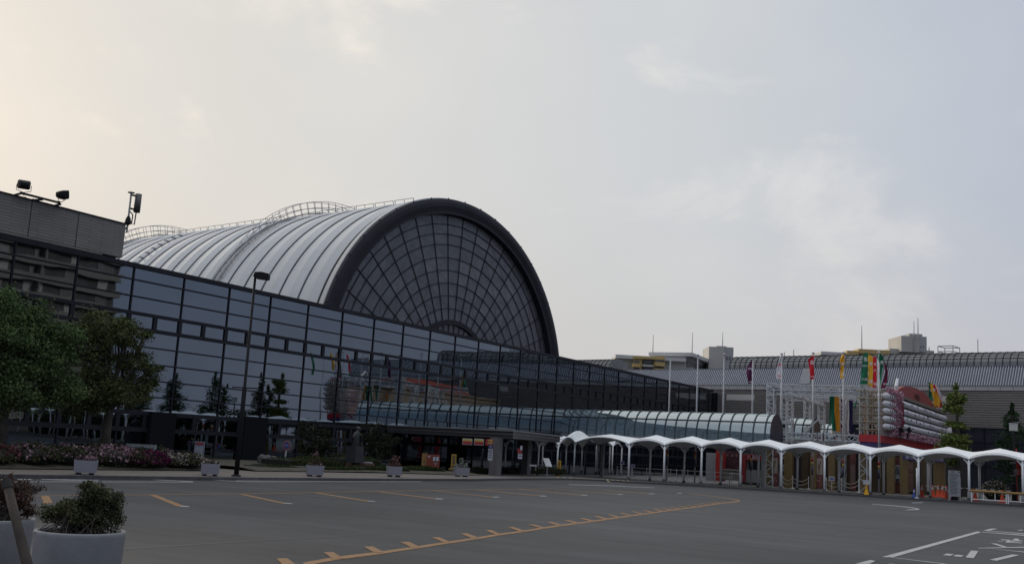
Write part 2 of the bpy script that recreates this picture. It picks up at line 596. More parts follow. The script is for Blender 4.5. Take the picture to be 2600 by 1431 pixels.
# wedge between the two fills
a = kin[8]
cols = [np.array([a[0], a[1], 0]) + (np.array([-49.5, a[1], 0]) - a) * k / 10 for k in range(11)]
m2.grid([[(q[0], q[1] + (150 - q[1]) * k / 12, zg(q[0], q[1] + (150 - q[1]) * k / 12) + 0.12) for k in range(13)] for q in cols])
structure(m.build('pavement', M_PAVE))
structure(m2.build('plaza_paving', M_PLAZA))
# planted strip before the glass front
bedx = [-47.9, -45, -42, -39, -36.4, -35.2]
bedy = [-8, 5, 20, 25, 30, 33.6]
structure(MB().grid([[(x, y, zg(x, y) + 0.16 + (0.15 if -46 < x < -36 else 0)) for y in bedy] for x in bedx]).build('garden_bed', M_SOIL))
bedy = [36.4, 40, 45, 50, 54, 57]
structure(MB().grid([[(x, y, zg(x, y) + 0.16 + (0.12 if -46 < x < -36 else 0)) for y in bedy] for x in bedx]).build('garden_bed', M_SOIL))

# ---------------------------------------------------------------- painted markings
M_PAINT_W = mat('white_road_paint', (0.33, 0.345, 0.35), 0.8, 0.0, 0.12, 6.0, dirt=((0.12, 0.12, 0.12), 7.0, 0.75))
M_PAINT_Y = mat('orange_road_paint', (0.24, 0.132, 0.055), 0.8, 0.0, 0.15, 5.0, dirt=((0.13, 0.09, 0.06), 6.0, 0.75))
M_TAR = mat('tar_seam', (0.035, 0.035, 0.036), 0.7)


def gp(x, y, off=0.006):
    p = G(x, y); return (p[0], p[1], zg(p[0], p[1]) + off)


def zpx(ox, oy, s, pts):
    return [(ox + x * s, oy + y * s) for x, y in pts]


def px_strip(mb, pts, off=0.006):
    """strip between two pixel rows: pts = (x, y, half thickness)"""
    up = [gp(x, y - h, off) for x, y, h in pts]; dn = [gp(x, y + h, off) for x, y, h in pts]
    mb.grid([up, dn])


s1, s2, s3, s4, s5 = .2329, .24068, .18634, .2562, .33385
main = [(770, 1432, 4.6), (787, 1428.7, 4.4), (857, 1416.3, 4), (966.5, 1402.5, 3.5), (1057.3, 1389.1, 3.1), (1141, 1376.3, 2.8), (1211, 1365.8, 2.6), (1276, 1355, 2.4), (1328, 1348.3, 2.2), (1376, 1340.5, 2.1), (1429, 1332.6, 2.0), (1511, 1321.8, 1.8), (1573.6, 1312.7, 1.7), (1631.4, 1304.7, 1.6), (1689.2, 1296.5, 1.45), (1749.3, 1288.6, 1.3), (1816.7, 1279, 1.2), (1860, 1273.6, 1.1)]
m = MB(); px_strip(m, main)
px_strip(m, [(1856, 1274, 1.1), (1872, 1272.2, 1.5), (1879, 1270.6, 0.9)], 0.008)
px_strip(m, [(1879, 1270.3, .8), (1872, 1268.2, .8), (1857.6, 1265.2, .6), (1809.5, 1259.2, .5), (1749.3, 1252.5, .45)][::-1], 0.007)
ticks = [zpx(680, 1230, s1, q) for q in ([(95, 806), (212, 803), (300, 870), (160, 875)], [(607, 738), (712, 735), (825, 803), (710, 815)], [(1045, 677), (1147, 674), (1265, 735), (1172, 748)], [(1443, 626), (1537, 622), (1655, 678), (1575, 690)], [(1787, 576), (1868, 573), (1990, 627), (1930, 634)], [(2095, 533), (2172, 530), (2290, 575), (2235, 588)], [(2370, 496), (2435, 494), (2545, 542), (2500, 550)])]
for t_ in ([(40, 490), (95, 487), (225, 530), (175, 539)], [(258, 462), (310, 460), (440, 497), (395, 505)], [(450, 437), (510, 436), (625, 470), (585, 477)], [(632, 417), (680, 415), (800, 445), (760, 452)], [(792, 396), (840, 394), (965, 424), (925, 432)], [(942, 373), (990, 372), (1105, 404), (1070, 410)], [(1085, 355), (1120, 355), (1235, 385), (1205, 392)], [(1215, 338), (1245, 338), (1355, 369), (1330, 374)], [(1335, 322), (1365, 322), (1480, 350), (1455, 355)], [(1453, 309), (1485, 309), (1590, 334), (1565, 340)], [(1562, 296), (1590, 295), (1695, 322), (1670, 327)], [(1648, 284), (1675, 284), (1790, 307), (1768, 313)]):
    ticks.append(zpx(1280, 1220, s2, t_))
for a, b in (((1735, 272), (1868, 296)), ((1832, 262), (1955, 283)), ((1918, 252), (2035, 272)), ((1998, 244), (2110, 262)), ((2065, 237), (2175, 253)), ((2135, 228), (2240, 243)), ((2205, 219), (2295, 236)), ((2285, 218), (2355, 229))):
    ticks.append(zpx(1280, 1220, s2, [(a[0] - 4, a[1] + 2), (a[0] + 14, a[1] + 1), (b[0] + 10, b[1]), (b[0] - 10, b[1] + 4)]))
for q in ticks: m.poly([gp(x, y, 0.010) for x, y in q][::-1])
structure(m.build('orange_lane_edge_marking', M_PAINT_Y))
# bay lines
m = MB(); w = MB()
px_strip(m, [(-300, 1262, .55), (340, 1255.9, .5), (680, 1252.1, .5), (959.5, 1246.3, .45), (1280, 1241.4, .4), (1400, 1239.9, .35)])
bays = [(340, 1200, s4, [(150, 218), (215, 216), (495, 325), (430, 333)], [(440, 338), (485, 327), (545, 331), (553, 338)]),
        (340, 1200, s4, [(1045, 212), (1090, 210), (1500, 296), (1470, 303)], [(1475, 304), (1500, 297), (1560, 302), (1575, 309)]),
        (340, 1200, s4, [(1785, 198), (1830, 196), (2325, 276), (2300, 281)], [(2308, 282), (2322, 276), (2385, 280), (2395, 286)]),
        (680, 1230, s1, [(1165, 72), (1205, 70), (1845, 151), (1820, 156)], [(1822, 157), (1842, 149), (1900, 152), (1915, 160)]),
        (680, 1230, s1, [(1785, 63), (1815, 62), (2470, 132), (2450, 136)], [(2446, 137), (2462, 130), (2515, 132), (2528, 139)]),
        (900, 1200, s5, [(905, 128), (925, 127), (1440, 174), (1425, 177)], [(1408, 178), (1420, 172.5), (1455, 174), (1464, 178.5)]),
        (900, 1200, s5, [(1220, 123), (1240, 122), (1748, 167), (1735, 170)], [(1722, 171), (1733, 166), (1765, 167), (1775, 171)]),
        (900, 1200, s5, [(1500, 119.6), (1520, 119), (2022, 161), (2010, 163)], [(1997, 164.5), (2008, 160), (2038, 161), (2046, 164.5)]),
        (900, 1200, s5, [(1880, 131), (1900, 130), (2262, 156.5), (2248, 158.5)], [(2236, 160), (2246, 156), (2276, 156.5), (2284, 160)]),
        (900, 1200, s5, [], [(2450, 156), (2460, 152), (2486, 152.6), (2494, 156)])]
for ox, oy, s, q, e in bays:
    if q: m.poly([gp(x, y) for x, y in zpx(ox, oy, s, q)][::-1])
    w.poly([gp(x, y, 0.01) for x, y in zpx(ox, oy, s, e)][::-1])
m.poly([gp(x, y) for x, y in ((104, 1259), (124, 1258.5), (134, 1276), (112, 1279))][::-1])
structure(m.build('orange_bay_lines', M_PAINT_Y))
px_strip(w, [(-200, 1222, .7), (200, 1222.3, .6), (490, 1223.2, .5)])
px_strip(w, [(-100, 1216, 1.1), (80, 1216.6, .8)]); px_strip(w, [(105, 1216, .5), (165, 1217.5, 1), (250, 1218.4, .5)]); px_strip(w, [(365, 1216, .4), (490, 1222, .6)], .008)
px_strip(w, [(540, 1218.4, .4), (640, 1222.5, .5), (800, 1221.8, .5), (1070, 1221.8, .4)], .008); px_strip(w, [(600, 1219.9, .4), (950, 1219.9, .6)], .01)
px_strip(w, [(1444, 1229.4, .45), (1531, 1231.7, .5), (1661, 1237.4, .4)])
px_strip(w, [(2214, 1278.9, .5), (2270, 1283, .7), (2315, 1287.6, 1.0), (2334, 1291.8, 1.1)])
w.poly([gp(x, y, .008) for x, y in ((2293, 1294.6), (2310, 1292.2), (2336, 1291.6), (2330, 1293.8))][::-1])
px_strip(w, [(2315, 1275.6, .6), (2343, 1274.8, .6)])
for q in ([(640, 662), (1930, 315), (2010, 320), (780, 670)], [(780, 668), (700, 662), (1470, 758), (1540, 757)], [(2015, 303), (2800, 100), (2800, 128), (2100, 305)], [(2085, 304), (2800, 355), (2800, 368), (2062, 307)],
          [(1990, 319), (2800, 376), (2800, 391), (1980, 324)], [(270, 757), (480, 703), (560, 715), (470, 757)], [(480, 703), (560, 718), (1400, 850), (1300, 850)],
          [(1470, 637), (1525, 615), (1625, 625), (1570, 645)], [(1605, 650), (1660, 630), (1760, 642), (1715, 662)], [(1780, 668), (1855, 573), (1955, 582), (1890, 678)], [(2105, 700), (2415, 627), (2515, 637), (2205, 713)],
          [(1955, 538), (2800, 517), (2800, 531), (1955, 545)], [(2060, 543), (2800, 610), (2800, 622), (2120, 550)], [(2120, 475), (2190, 478), (2350, 525), (2290, 527)],
          [(2210, 441), (2340, 445), (2330, 453), (2215, 446)], [(2260, 420), (2390, 428), (2380, 440), (2265, 430)], [(2415, 432), (2450, 410), (2510, 413), (2500, 437)], [(2275, 443), (2540, 435), (2560, 445), (2340, 458)],
          [(2300, 455), (2560, 466), (2540, 475), (2330, 464)], [(2485, 295), (2555, 290), (2565, 300), (2500, 303)]):
    w.poly([gp(x, y, .008) for x, y in zpx(2120, 1290, s3, q)][::-1])
structure(w.build('white_bay_markings', M_PAINT_W))
m = MB()
px_strip(m, [(305, 1393, 1.6), (520, 1380, 1.3), (680, 1370, 1.0), (850, 1361, 1.1), (1010, 1348, .9), (1280, 1325, .7), (1450, 1314, .5)], .003)
px_strip(m, [(2120, 1359, .8), (2300, 1336, .7), (2460, 1312, .5)], .003)
structure(m.build('tar_seam', M_TAR))

# ================================================================ long glass hall
XF = -48.0
BAY = 3.688
Y0 = 38.443


def yc(c): return Y0 + BAY * c


TOP = 11.0
ROWS = [10.80, 10.12, 9.18, 8.24, 7.37, 6.40, 5.46, 4.53, 3.60, 2.67, 1.73, 0.62, -0.9]   # lines between panes
hall = thing('glass_hall', (XF, 60, -0.4), 'long exhibition hall with a dark mirror glass front and tiled storey at its left end', 'building')
C0, C1 = -9, 26.4
c = C0
while c < C1:
    c2 = min(c + 1, C1)
    Q = []
    for i in range(len(ROWS) - 1):
        z1, z0 = ROWS[i], ROWS[i + 1]
        half = i in (3, 9)
        spans = [(c, (c + c2) / 2), ((c + c2) / 2, c2)] if half else [(c, c2)]
        for a, b in spans:
            ya, yb = yc(a), yc(b)
            t1, t2 = rng.normal(0, 0.0012), rng.normal(0, 0.0010)     # every pane sits a hair out of true
            w2, h2 = (yb - ya) / 2, (z1 - z0) / 2
            Q.append([(XF - t1 * w2 - t2 * h2, ya, z0), (XF + t1 * w2 - t2 * h2, yb, z0), (XF + t1 * w2 + t2 * h2, yb, z1), (XF - t1 * w2 + t2 * h2, ya, z1)])
    quads_mesh(Q, 'glass_bay', M_GLASS, hall)
    c += 1
m = MB()
yA, yB = yc(C0), yc(C1)
for i, z in enumerate(ROWS[1:-1], 1):
    thick = {3: .19, 4: .21, 9: .24, 10: .26}.get(i, .075)
    m.box((XF + 0.02, (yA + yB) / 2, z), (0.10 + thick * .2, yB - yA, thick))
for c in range(C0, int(C1) + 1):
    m.box((XF + 0.022, yc(c), 4.95), (0.09, 0.085, 11.7))
    for lo, hi in ((7.37, 8.24), (1.73, 2.67)):
        for cc in (c, c + .5):
            if cc < C1: m.box((XF + 0.03, yc(cc), (lo + hi) / 2), (0.10, 0.26, hi - lo - .2))
m.build('mullion_frame', M_FRAME, hall)
m = MB()
m.box((XF - .12, (yA + yB) / 2, 10.92), (0.5, yB - yA + .1, 0.26))
m.build('coping', M_FRAME, hall)
m = MB()
m.box((XF - 4.2, (yA + yB) / 2, 10.0), (8, yB - yA - .2, 0.3))
m.box((XF - 8.0, (yA + yB) / 2, 5), (.3, yB - yA - .2, 11))
m.box((XF - 4.2, yA + .2, 5), (7.6, .3, 10.6))
m.build('roof_deck', M_DARK, hall)
# dark end pier with its tall slot
pier = MB().box((XF - .5, yB + .95, 5.0), (1.2, 1.9, 11.4)).build('end_pier', M_DARK, hall)
m = MB()
for k in range(9): m.box((XF + .12, yB + 2.0, 0.6 + k * 1.15), (.06, .12, .8))
m.build('end_ladder', M_STEEL, hall)
# ground floor dark piers in front of the panes
for a, b, zt in ((.56, 1.05, 2.75), (2.55, 3.1, 2.9), (-3.3, -3.0, 1.7), (9.1, 9.6, 1.7)):
    MB().box((XF + .2, (yc(a) + yc(b)) / 2, (zt - 1) / 2), (.35, yc(b) - yc(a), zt + 1)).build('ground_floor_pier', M_DARK, hall)
# tiled storey over the left end
M_TILE = brick_mat('brown_grey_tile', (0.235, 0.218, 0.205), (0.20, 0.187, 0.177), (0.11, 0.105, 0.10), 1.0, 1.55, 0.155, 0.7, 'yz', 0.016)
TY = 37.45
m = MB()
m.box((XF - 2.95, (yA + TY) / 2, 12.12), (6.1, TY - yA, 1.9))
m.box((XF - 2.95, (yA + TY - 1.3) / 2, 11.14), (6.1, TY - 1.3 - yA, .1))
tw_ = m.build('tiled_wall', M_TILE, hall)
m = MB()
m.box((XF - 2.95, (yA + TY) / 2, 13.10), (6.2, TY - yA + .06, .08))
for y in (23.4, 28.6, 31.6, 34.4): m.box((XF + .105, y, 12.12), (.012, .035, 1.88))
m.build('tile_joint', M_FRAME, tw_)
MB().box((XF - 2.6, TY + .12, 12.4), (4.2, .22, 1.2)).build('tiled_wall_return', M_DARK, hall)

# roof floodlights on a bracket
TX = XF - 0.05
b1, b2, b3 = onX(38, 499, TX), onX(104, 512, TX), onX(148, 524, TX)
def up(P, ypx, dx=0.0):
    return np.array([P[0] + dx, P[1], zat(P, ypx)])
bk = thing('light_bracket', onX(90, 511, TX), 'dark steel bracket arm carrying two floodlights above the tiled parapet', 'bracket')
pa = onX(52, 489.5, TX + .5); pb = onX(152, 515, TX + .5)
m = MB(); m.bar(pa, pb, .10); m.build('cross_arm', M_BLACK, bk)
for q0, q1 in (((32, 497), (54, 490.5)), ((82, 508), (108, 506.5)), ((132, 524), (154, 518))):
    m = MB(); m.bar(onX(*q0, TX - .3), onX(*q1, TX + .5), .09); m.build('strut', M_BLACK, bk)
pl = [onX(56 + k * 6, y, TX + .4) for k, y in enumerate((493, 498, 502.5, 505, 505.5, 504))]
MB().tube(pl, .012, 5).build('cable', M_BLACK, bk)


def floodlight(P, yaw, label, tilt):
    f = thing('floodlight', P, label, 'floodlight', 'floodlights on the tiled roof')
    ca, sa = math.cos(yaw), math.sin(yaw)
    ax = np.array([ca, sa, 0]); fw = np.array([-sa * math.cos(tilt), ca * math.cos(tilt), math.sin(tilt)]); upv = np.cross(ax, fw)
    c = np.asarray(P) + np.array([0, 0, .42])
    prof = [(-.30, .05, .10), (-.26, .13, .14), (-.10, .20, .19), (.12, .22, .22), (.20, .23, .23), (.22, .20, .20)]
    m = MB(); rings = []
    for x, h, w in prof:
        ring = [c + fw * x + ax * w * 1.35 * sx + upv * h * sz for sx, sz in ((-1, -.7), (-.8, -1), (.8, -1), (1, -.7), (1, .7), (.8, 1), (-.8, 1), (-1, .7))]
        rings.append(ring + [ring[0]])
    m.grid(rings); m.poly(rings[0][:-1]); m.poly(rings[-1][:-1][::-1])
    m.build('housing', M_BLACK, f)
    m = MB()
    for sx in (-1, 1): m.tube([c + ax * .34 * sx, c + ax * .34 * sx - np.array([0, 0, .30]), c - np.array([0, 0, .40])], .018, 6)
    m.build('yoke', M_BLACK, f)


floodlight(onX(59, 489.5, TX + .5), R(62), 'floodlight turned away, left one on the roof bracket', R(12))
floodlight(onX(156, 514, TX + .5), R(-5), 'floodlight seen side on, right one on the roof bracket', R(8))
# antenna mast
P = onX(324, 569, XF - .4)
mast = thing('antenna_mast', P, 'slim mast with panel antenna and loop of cable at the end of the tiled roof', 'antenna')
z1 = zat(P, 489)
m = MB(); m.tube([P + np.array([0, 0, -.5]), [P[0], P[1], z1]], .055, 8); m.lathe([P[0], P[1], z1], [(.02, -.06), (.20, -.02), (.20, .02), (.02, .05)], 14); m.build('mast_pole', M_RAIL, mast)
pc = onX(349, 520, XF - .4); zt, zb = zat(pc, 493), zat(pc, 539)
m = MB(); m.tube([[pc[0], pc[1], zb], [pc[0], pc[1], zt]], .19, 14); m.build('panel_antenna', mat('antenna_grey', (.075, .075, .08), .5), mast, True)
m = MB()
for f_ in (.12, .86):
    z = zb + (zt - zb) * f_; m.bar([P[0], P[1], z], [pc[0], pc[1], z], .09)
m.build('antenna_arm', M_BLACK, mast)
mid = (P[1] + pc[1]) / 2
m = MB(); m.tube([[P[0], P[1] + .05, zb - .05], [P[0], P[1] + .28, zb - .2], [P[0], mid, zb - .75], [P[0], mid + .2, zb - .72], [P[0], pc[1] - .05, zb - .45], [pc[0], pc[1] - .03, zb]], .035, 6)
m.tube([[P[0], P[1], zb - .9], [P[0], P[1] - .2, zb - 1.3], [P[0], P[1] - .5, zb - 1.52]], .03, 6); m.build('cable', M_BLACK, mast)
MB().lathe([P[0], P[1], P[2] + .05], [(.03, -.15), (.20, 0), (.13, .30), (.05, .45)], 8).build('mast_base', M_BLACK, mast)

# ================================================================ vaulted hall behind
PSI = R(7.1838)
EV = np.array([math.sin(PSI), math.cos(PSI), 0]); AX = np.array([-math.cos(PSI), math.sin(PSI), 0]); UPV = np.array([0, 0, 1.0])
DC = np.array([-59.347, 88.895, 7.993]); RV = 19.236


def dv(a, r, deg):
    return DC + AX * a + EV * r * math.cos(R(deg)) + UPV * r * math.sin(R(deg))


vault = thing('vaulted_hall', (DC[0], DC[1], 0), 'huge barrel vaulted hall with pale ribbed roof and fan shaped dark glazing', 'building')
RIB = 3.03; A0 = 1.45; NR = 20
angs = [-25 + k * 2.5 for k in range(93)]
m = MB()
prof = [(0.25, RV - .02), (A0 - .02, RV - .18)]
for k in range(NR):
    a = A0 + RIB * k
    prof += [(a + .03, RV - .16), (a + RIB * .44, RV + .04), (a + RIB - .03, RV - .15)]
m.grid([[dv(a, r, t) for t in angs] for a, r in prof])
m.build('vault_roof', M_ROOF, vault)
for k in range(NR + 1):
    a = A0 + RIB * k
    m = MB()
    m.grid([[dv(a - .08, RV - .165, t) for t in angs], [dv(a - .06, RV - .05, t) for t in angs], [dv(a + .06, RV - .05, t) for t in angs], [dv(a + .08, RV - .165, t) for t in angs]])
    m.build('roof_seam', M_ROOFLINE, vault)
aa = [-28 + k * 2.06 for k in range(115)]
m = MB()
m.grid([[dv(a, r, t) for t in aa] for a, r in ((.9, RV - .3), (.9, RV + .05), (0, RV + .02), (-.12, RV - .35), (-.12, RV - .75), (0.05, RV - 1.3), (0.05, RV - 1.55), (1.2, RV - 1.65))])
m.build('arch_ring', M_ARCH, vault)
m = MB(); m.grid([[dv(a, r, t) for t in aa] for a, r in ((.95, RV + .10), (.35, RV + .14), (.33, RV + .02))]); m.build('arch_flashing', mat('silver_flashing', (.42, .43, .43), .4, .2), vault)
# end glazing in polar panes
RINGS = [1.2, 6.35, 7.86, 9.21, 10.55, 11.87, 13.2, 14.59, 15.7, 16.72, RV - 1.55]
TH0, DTH = 96.3, 8.22
ths = [TH0 + DTH * k for k in range(-15, 13)]
GA = 0.75
Q = []; Q2 = []
for i in range(len(RINGS) - 1):
    for j in range(len(ths) - 1):
        ta, tb = ths[j], ths[j + 1]
        p = [dv(GA, RINGS[i], ta), dv(GA, RINGS[i], tb), dv(GA, RINGS[i + 1], tb), dv(GA, RINGS[i + 1], ta)]
        tilt = rng.normal(0, .012, 4)
        p = [q + AX * e * .35 for q, e in zip(p, tilt)]
        (Q2 if rng.random() < .10 or (i in (4, 5) and 60 < ta < 130 and rng.random() < .35) else Q).append(p)
M_FAN = mat('dark_fan_glass', (0.115, 0.122, 0.135), 0.35, 0.25, 0.20, 0.9, detail=9)
M_FAN2 = mat('paler_fan_glass', (0.150, 0.155, 0.170), 0.4, 0.2, 0.15, 1.5)  # paler tone for scattered panes
quads_mesh(Q, 'fan_glazing', M_FAN, vault)
for q in Q2: quads_mesh([q], 'paler_fan_pane', M_FAN2, vault)
m = MB()
for t in ths:
    m.bar(dv(GA - .06, 1.2, t), dv(GA - .06, RV - 1.5, t), .065, .05, up=AX)
for r in RINGS[2:-1]:
    pts = [dv(GA - .07, r, t) for t in ths]
    for a, b in zip(pts[:-1], pts[1:]): m.bar(a, b, .065, .045, up=AX)
m.build('glazing_bar', M_FRAME, vault)
m = MB()
for r0, r1, a in ((6.15, 6.65, GA - .25),):
    hh = [k * 4.0 - 30 for k in range(61)]
    m.grid([[dv(q, r, t) for t in hh] for q, r in ((GA, r0), (a, r0), (a, r1), (GA, r1))])
m.build('hub_arch', M_ARCH, vault)
# inner lattice behind the glazing reads as faint bracing
m = MB()
for j in range(len(ths) - 1):
    for i in range(2, len(RINGS) - 1):
        if (i + j) % 2: m.bar(dv(GA - .012, RINGS[i], ths[j]), dv(GA - .012, RINGS[i + 1], ths[j + 1]), .022, .01, up=AX)
        else: m.bar(dv(GA - .012, RINGS[i], ths[j + 1]), dv(GA - .012, RINGS[i + 1], ths[j]), .022, .01, up=AX)
m.build('bracing_line', mat('faint_bracing', (.12, .125, .135), .6), vault)


def walkway(a0, t0, t1, name, high, tc=104, tw=34):
    w = MB()
    n = int(abs(t1 - t0) / 1.5)
    for side in (0, 1.05):
        tt = [t0 + (t1 - t0) * k / n for k in range(n + 1)]

        def hgt(t): return .30 + high * max(0, 1 - ((t - tc) / tw) ** 2) if high else .8
        for lev in ((1.0, .5) if side == 0 else (1.0, .5)):
            w.tube([dv(a0 + side, RV + .12 + hgt(t) * lev, t) for t in tt], .035, 5)
        for k, t in enumerate(tt):
            if k % 2 == 0: w.bar(dv(a0 + side, RV + .05, t), dv(a0 + side, RV + .12 + hgt(t), t), .04)
    for k in range(0, n * 2):
        t = t0 + (t1 - t0) * k / (n * 2); w.bar(dv(a0, RV + .22, t), dv(a0 + 1.05, RV + .22, t), .06)
    w.tube([dv(a0, RV + .2, t) for t in tt], .06, 5); w.tube([dv(a0 + 1.05, RV + .2, t) for t in tt], .06, 5)
    w.build(name, M_RAIL, vault)


walkway(17.9, 166, 86, 'roof_walkway', 1.08)
walkway(48.6, 160, 84, 'roof_walkway', 1.08, 110, 27)
# low safety rail along the crown
a = 0.4
while a < 44:
    m = MB()
    if not 16 < a < 19.5:
        p = [dv(a + d, RV + h, 113) for d in (0, 2.6) for h in (.08, .42)]
        m.bar(p[1], p[3], .05); m.bar(p[0], p[1], .05); m.bar(p[2], p[3], .05)
        pm = [dv(a + 1.3, RV + .08, 113), dv(a + 1.3, RV + .42, 113)]; m.bar(pm[0], pm[1], .04)
        m.build('crown_rail', M_RAIL, vault)
    a += 2.85
m = MB()
for t in range(34, 170, 8): m.bar(dv(.1, RV, t), dv(.1, RV + .16, t), .10)
m.build('arch_clip', M_ARCH, vault)
for t in range(118, 166, 3): MB().box(dv(A0 + 36.4, RV + .1, t), (.35, .5, .12)).build('roof_step', M_RAIL, vault)
MB().box(DC + AX * 31 + np.array([0, 0, -6.5]), (60, 30, 6), PSI).build('base_wall', M_ARCH, vault)

# ================================================================ corrugated hall on the right
HA = np.array([-50, 138.0, 0]); HR = R(12)
HU = np.array([math.cos(HR), -math.sin(HR), 0]); HV = np.array([math.sin(HR), math.cos(HR), 0])


def hl(s, v, z): return HA + HU * s + HV * v + np.array([0, 0, z])


def hp(x, y, v=0.0, org=HA):
    d = wray(x, y); t = ((org + HV * v - EYE) @ HV) / (d @ HV); q = EYE + t * d
    return (q - org) @ HU, q[2]


def hbox(mb, s0, s1, v0, v1, z0, z1):
    return mb.obox(hl((s0 + s1) / 2, (v0 + v1) / 2, (z0 + z1) / 2), HU * (s1 - s0) / 2, HV * (v1 - v0) / 2, UPV * (z1 - z0) / 2)


SA, SB = -30.0, 59.0
chall = thing('corrugated_hall', (HA[0], HA[1], 0), 'low grey exhibition hall with ribbed metal walls, sloping ribbed roof and glazed rooflight', 'building')
M_CLAD = mat('grey_corrugated_wall', (0.50, 0.48, 0.455), 0.5, 0.1, 0.05, 0.5, dirt=((.40, .385, .37), .7, .4))
M_RIBR = mat('blue_grey_ribbed_roof', (0.10, 0.11, 0.135), 0.55, 0.1, 0.06, 0.5)
M_RIBT = mat('pale_roof_rib', (0.34, 0.36, 0.41), 0.5, 0.15, 0.06, 0.5, dirt=((.28, .30, .34), .6, .4))
VR = 1.15
ZR = hp(2600, 929.5, VR)[1]
M_GUT = mat('pale_gutter_panel', (0.42, 0.42, 0.42), 0.5, 0.0, 0.05, 0.6)
M_BASE = mat('dark_base_glass', (0.030, 0.033, 0.050), 0.25, 0.2, 0.25, 0.6)
m = MB(); hbox(m, SA, SB, .45, 30, 7.0, 11.8); m.build('wall_core', M_CLAD, chall)
pitch = (11.2 - 7.0) / 15
m = MB()
z = 7.0
segs = [(SA, SB)]
for k in range(15):
    zz = 7.0 + pitch * k
    segs = [(SA, SB)]
    if 10 <= k <= 12: segs = [(SA, hp(1842, 1010)[0]), (hp(1916, 1010)[0], hp(2384, 1018)[0]), (hp(2418, 1018)[0], SB)]
    for a, b in segs:
        pr = [(0.44, zz + .005), (0.40, zz + pitch * .40), (.05, zz + pitch * .58), (0.0, zz + pitch * .93), (.44, zz + pitch * .995)]
        m.prism([hl(a, v, q) for v, q in pr], HU * (b - a))
m.build('corrugated_wall', M_CLAD, chall)
for a, b in ((1842, 1916), (2384, 2418)):
    m = hbox(MB(), hp(a, 1010)[0] + .1, hp(b, 1010)[0] - .1, .1, .46, 7 + pitch * 10.1, 7 + pitch * 12.95)
    m.build('blank_wall_panel', M_CLAD, chall)
m = MB(); hbox(m, SA, SB, -.15, .28, 11.28, 11.85); m.build('gutter', M_GUT, chall)
m = MB(); hbox(m, SA, SB, -.02, .3, 11.19, 11.28)
s = SA
while s < SB:
    hbox(m, s, s + .03, -.156, -.15, 11.3, 11.84); s += 1.36
m.build('gutter_joint', M_FRAME, chall)
m = MB()
m.prism([hl(SA, v, q) for v, q in ((-.2, 11.85), (VR, ZR), (12, ZR), (30, 11.85))], HU * (SB - SA)); m.build('roof', M_RIBR, chall)
m = MB()
s = SA; sl = 0
hatch0, hatch1 = hp(2037, 955, .5)[0], hp(2062, 955, .5)[0]
while s < SB:
    if not hatch0 - .2 < s < hatch1:
        m.prism([hl(s, -.22, 11.85), hl(s + .04, -.34, 11.87), hl(s + .12, -.34, 11.87), hl(s + .16, -.22, 11.85)], HV * (VR + .2) + UPV * (ZR - 11.85))
    s += .29
m.build('roof_rib', M_RIBT, chall)
m = MB(); m.prism([hl(hatch0, v, q) for v, q in ((-.05, 12.0), (-.25, 12.05), (VR - .3, ZR), (VR, ZR - .1))], HU * (hatch1 - hatch0)); m.build('roof_hatch', mat('grey_hatch', (.25, .26, .28), .5), chall)
m = MB(); hbox(m, SA, SB, .6, 29, -.6, 7.0); m.build('dark_base_wall', M_BASE, chall)
m = MB()
for s in np.arange(SA, SB, 2.4): hbox(m, s, s + .12, .45, .6, -.6, 7.0)
for z in (2.6, 3.9, 5.3, 6.9): hbox(m, SA, SB, .5, .6, z, z + .1)
m.build('base_mullion', M_FRAME, chall)
M_LIGHTGL = mat('grey_rooflight_glass', (0.17, 0.178, 0.18), 0.3, 0.2, 0.12, 0.4)


ZSK = hp(2600, 891, VR + 1.6)[1] - ZR


def rooflight(s0, s1, step=.80):
    tt = [math.pi * k / 14 for k in range(15)]
    arc = lambda sc=1.0: [(VR + 2.45 - 2.3 * math.cos(t) * sc, ZR + ZSK * math.sin(t) ** .75 * sc) for t in tt]
    mm = MB()
    mm.grid([[hl(s, v, z) for v, z in arc()] for s in (s0, s1)])
    for s in (s0, s1): mm.poly([hl(s, v, z) for v, z in arc()])
    rg = mm.build('rooflight_glass', M_LIGHTGL, chall)
    mm = MB()
    s = s0
    while s <= s1 + .01:
        p = [hl(s, v, z) for v, z in arc(1.015)]
        for a, b in zip(p[:9], p[1:10]): mm.bar(a, b, .075, .06, up=HU)
        s += step
    for k in (0, 2, 3, 4, 5, 7): mm.bar(hl(s0, *arc(1.01)[k]), hl(s1, *arc(1.01)[k]), .055)
    mm.build('rooflight_bar', M_FRAME, rg)
    for s in (s0, s1):
        mm = MB()
        for k in range(1, 14, 2): mm.bar(hl(s - .03, VR + 2.45, ZR), hl(s - .03, *arc()[k]), .06)
        mm.build('rooflight_end_bar', M_FRAME, rg)


rooflight(hp(1851, 930, VR)[0], 45.0)
rooflight(-29, hp(1572, 936, VR + 2.4)[0])
m = hbox(MB(), SA, SB, VR - .1, VR + .12, ZR - .02, ZR + .10)
m.build('ridge_strip', M_RIBR, chall)
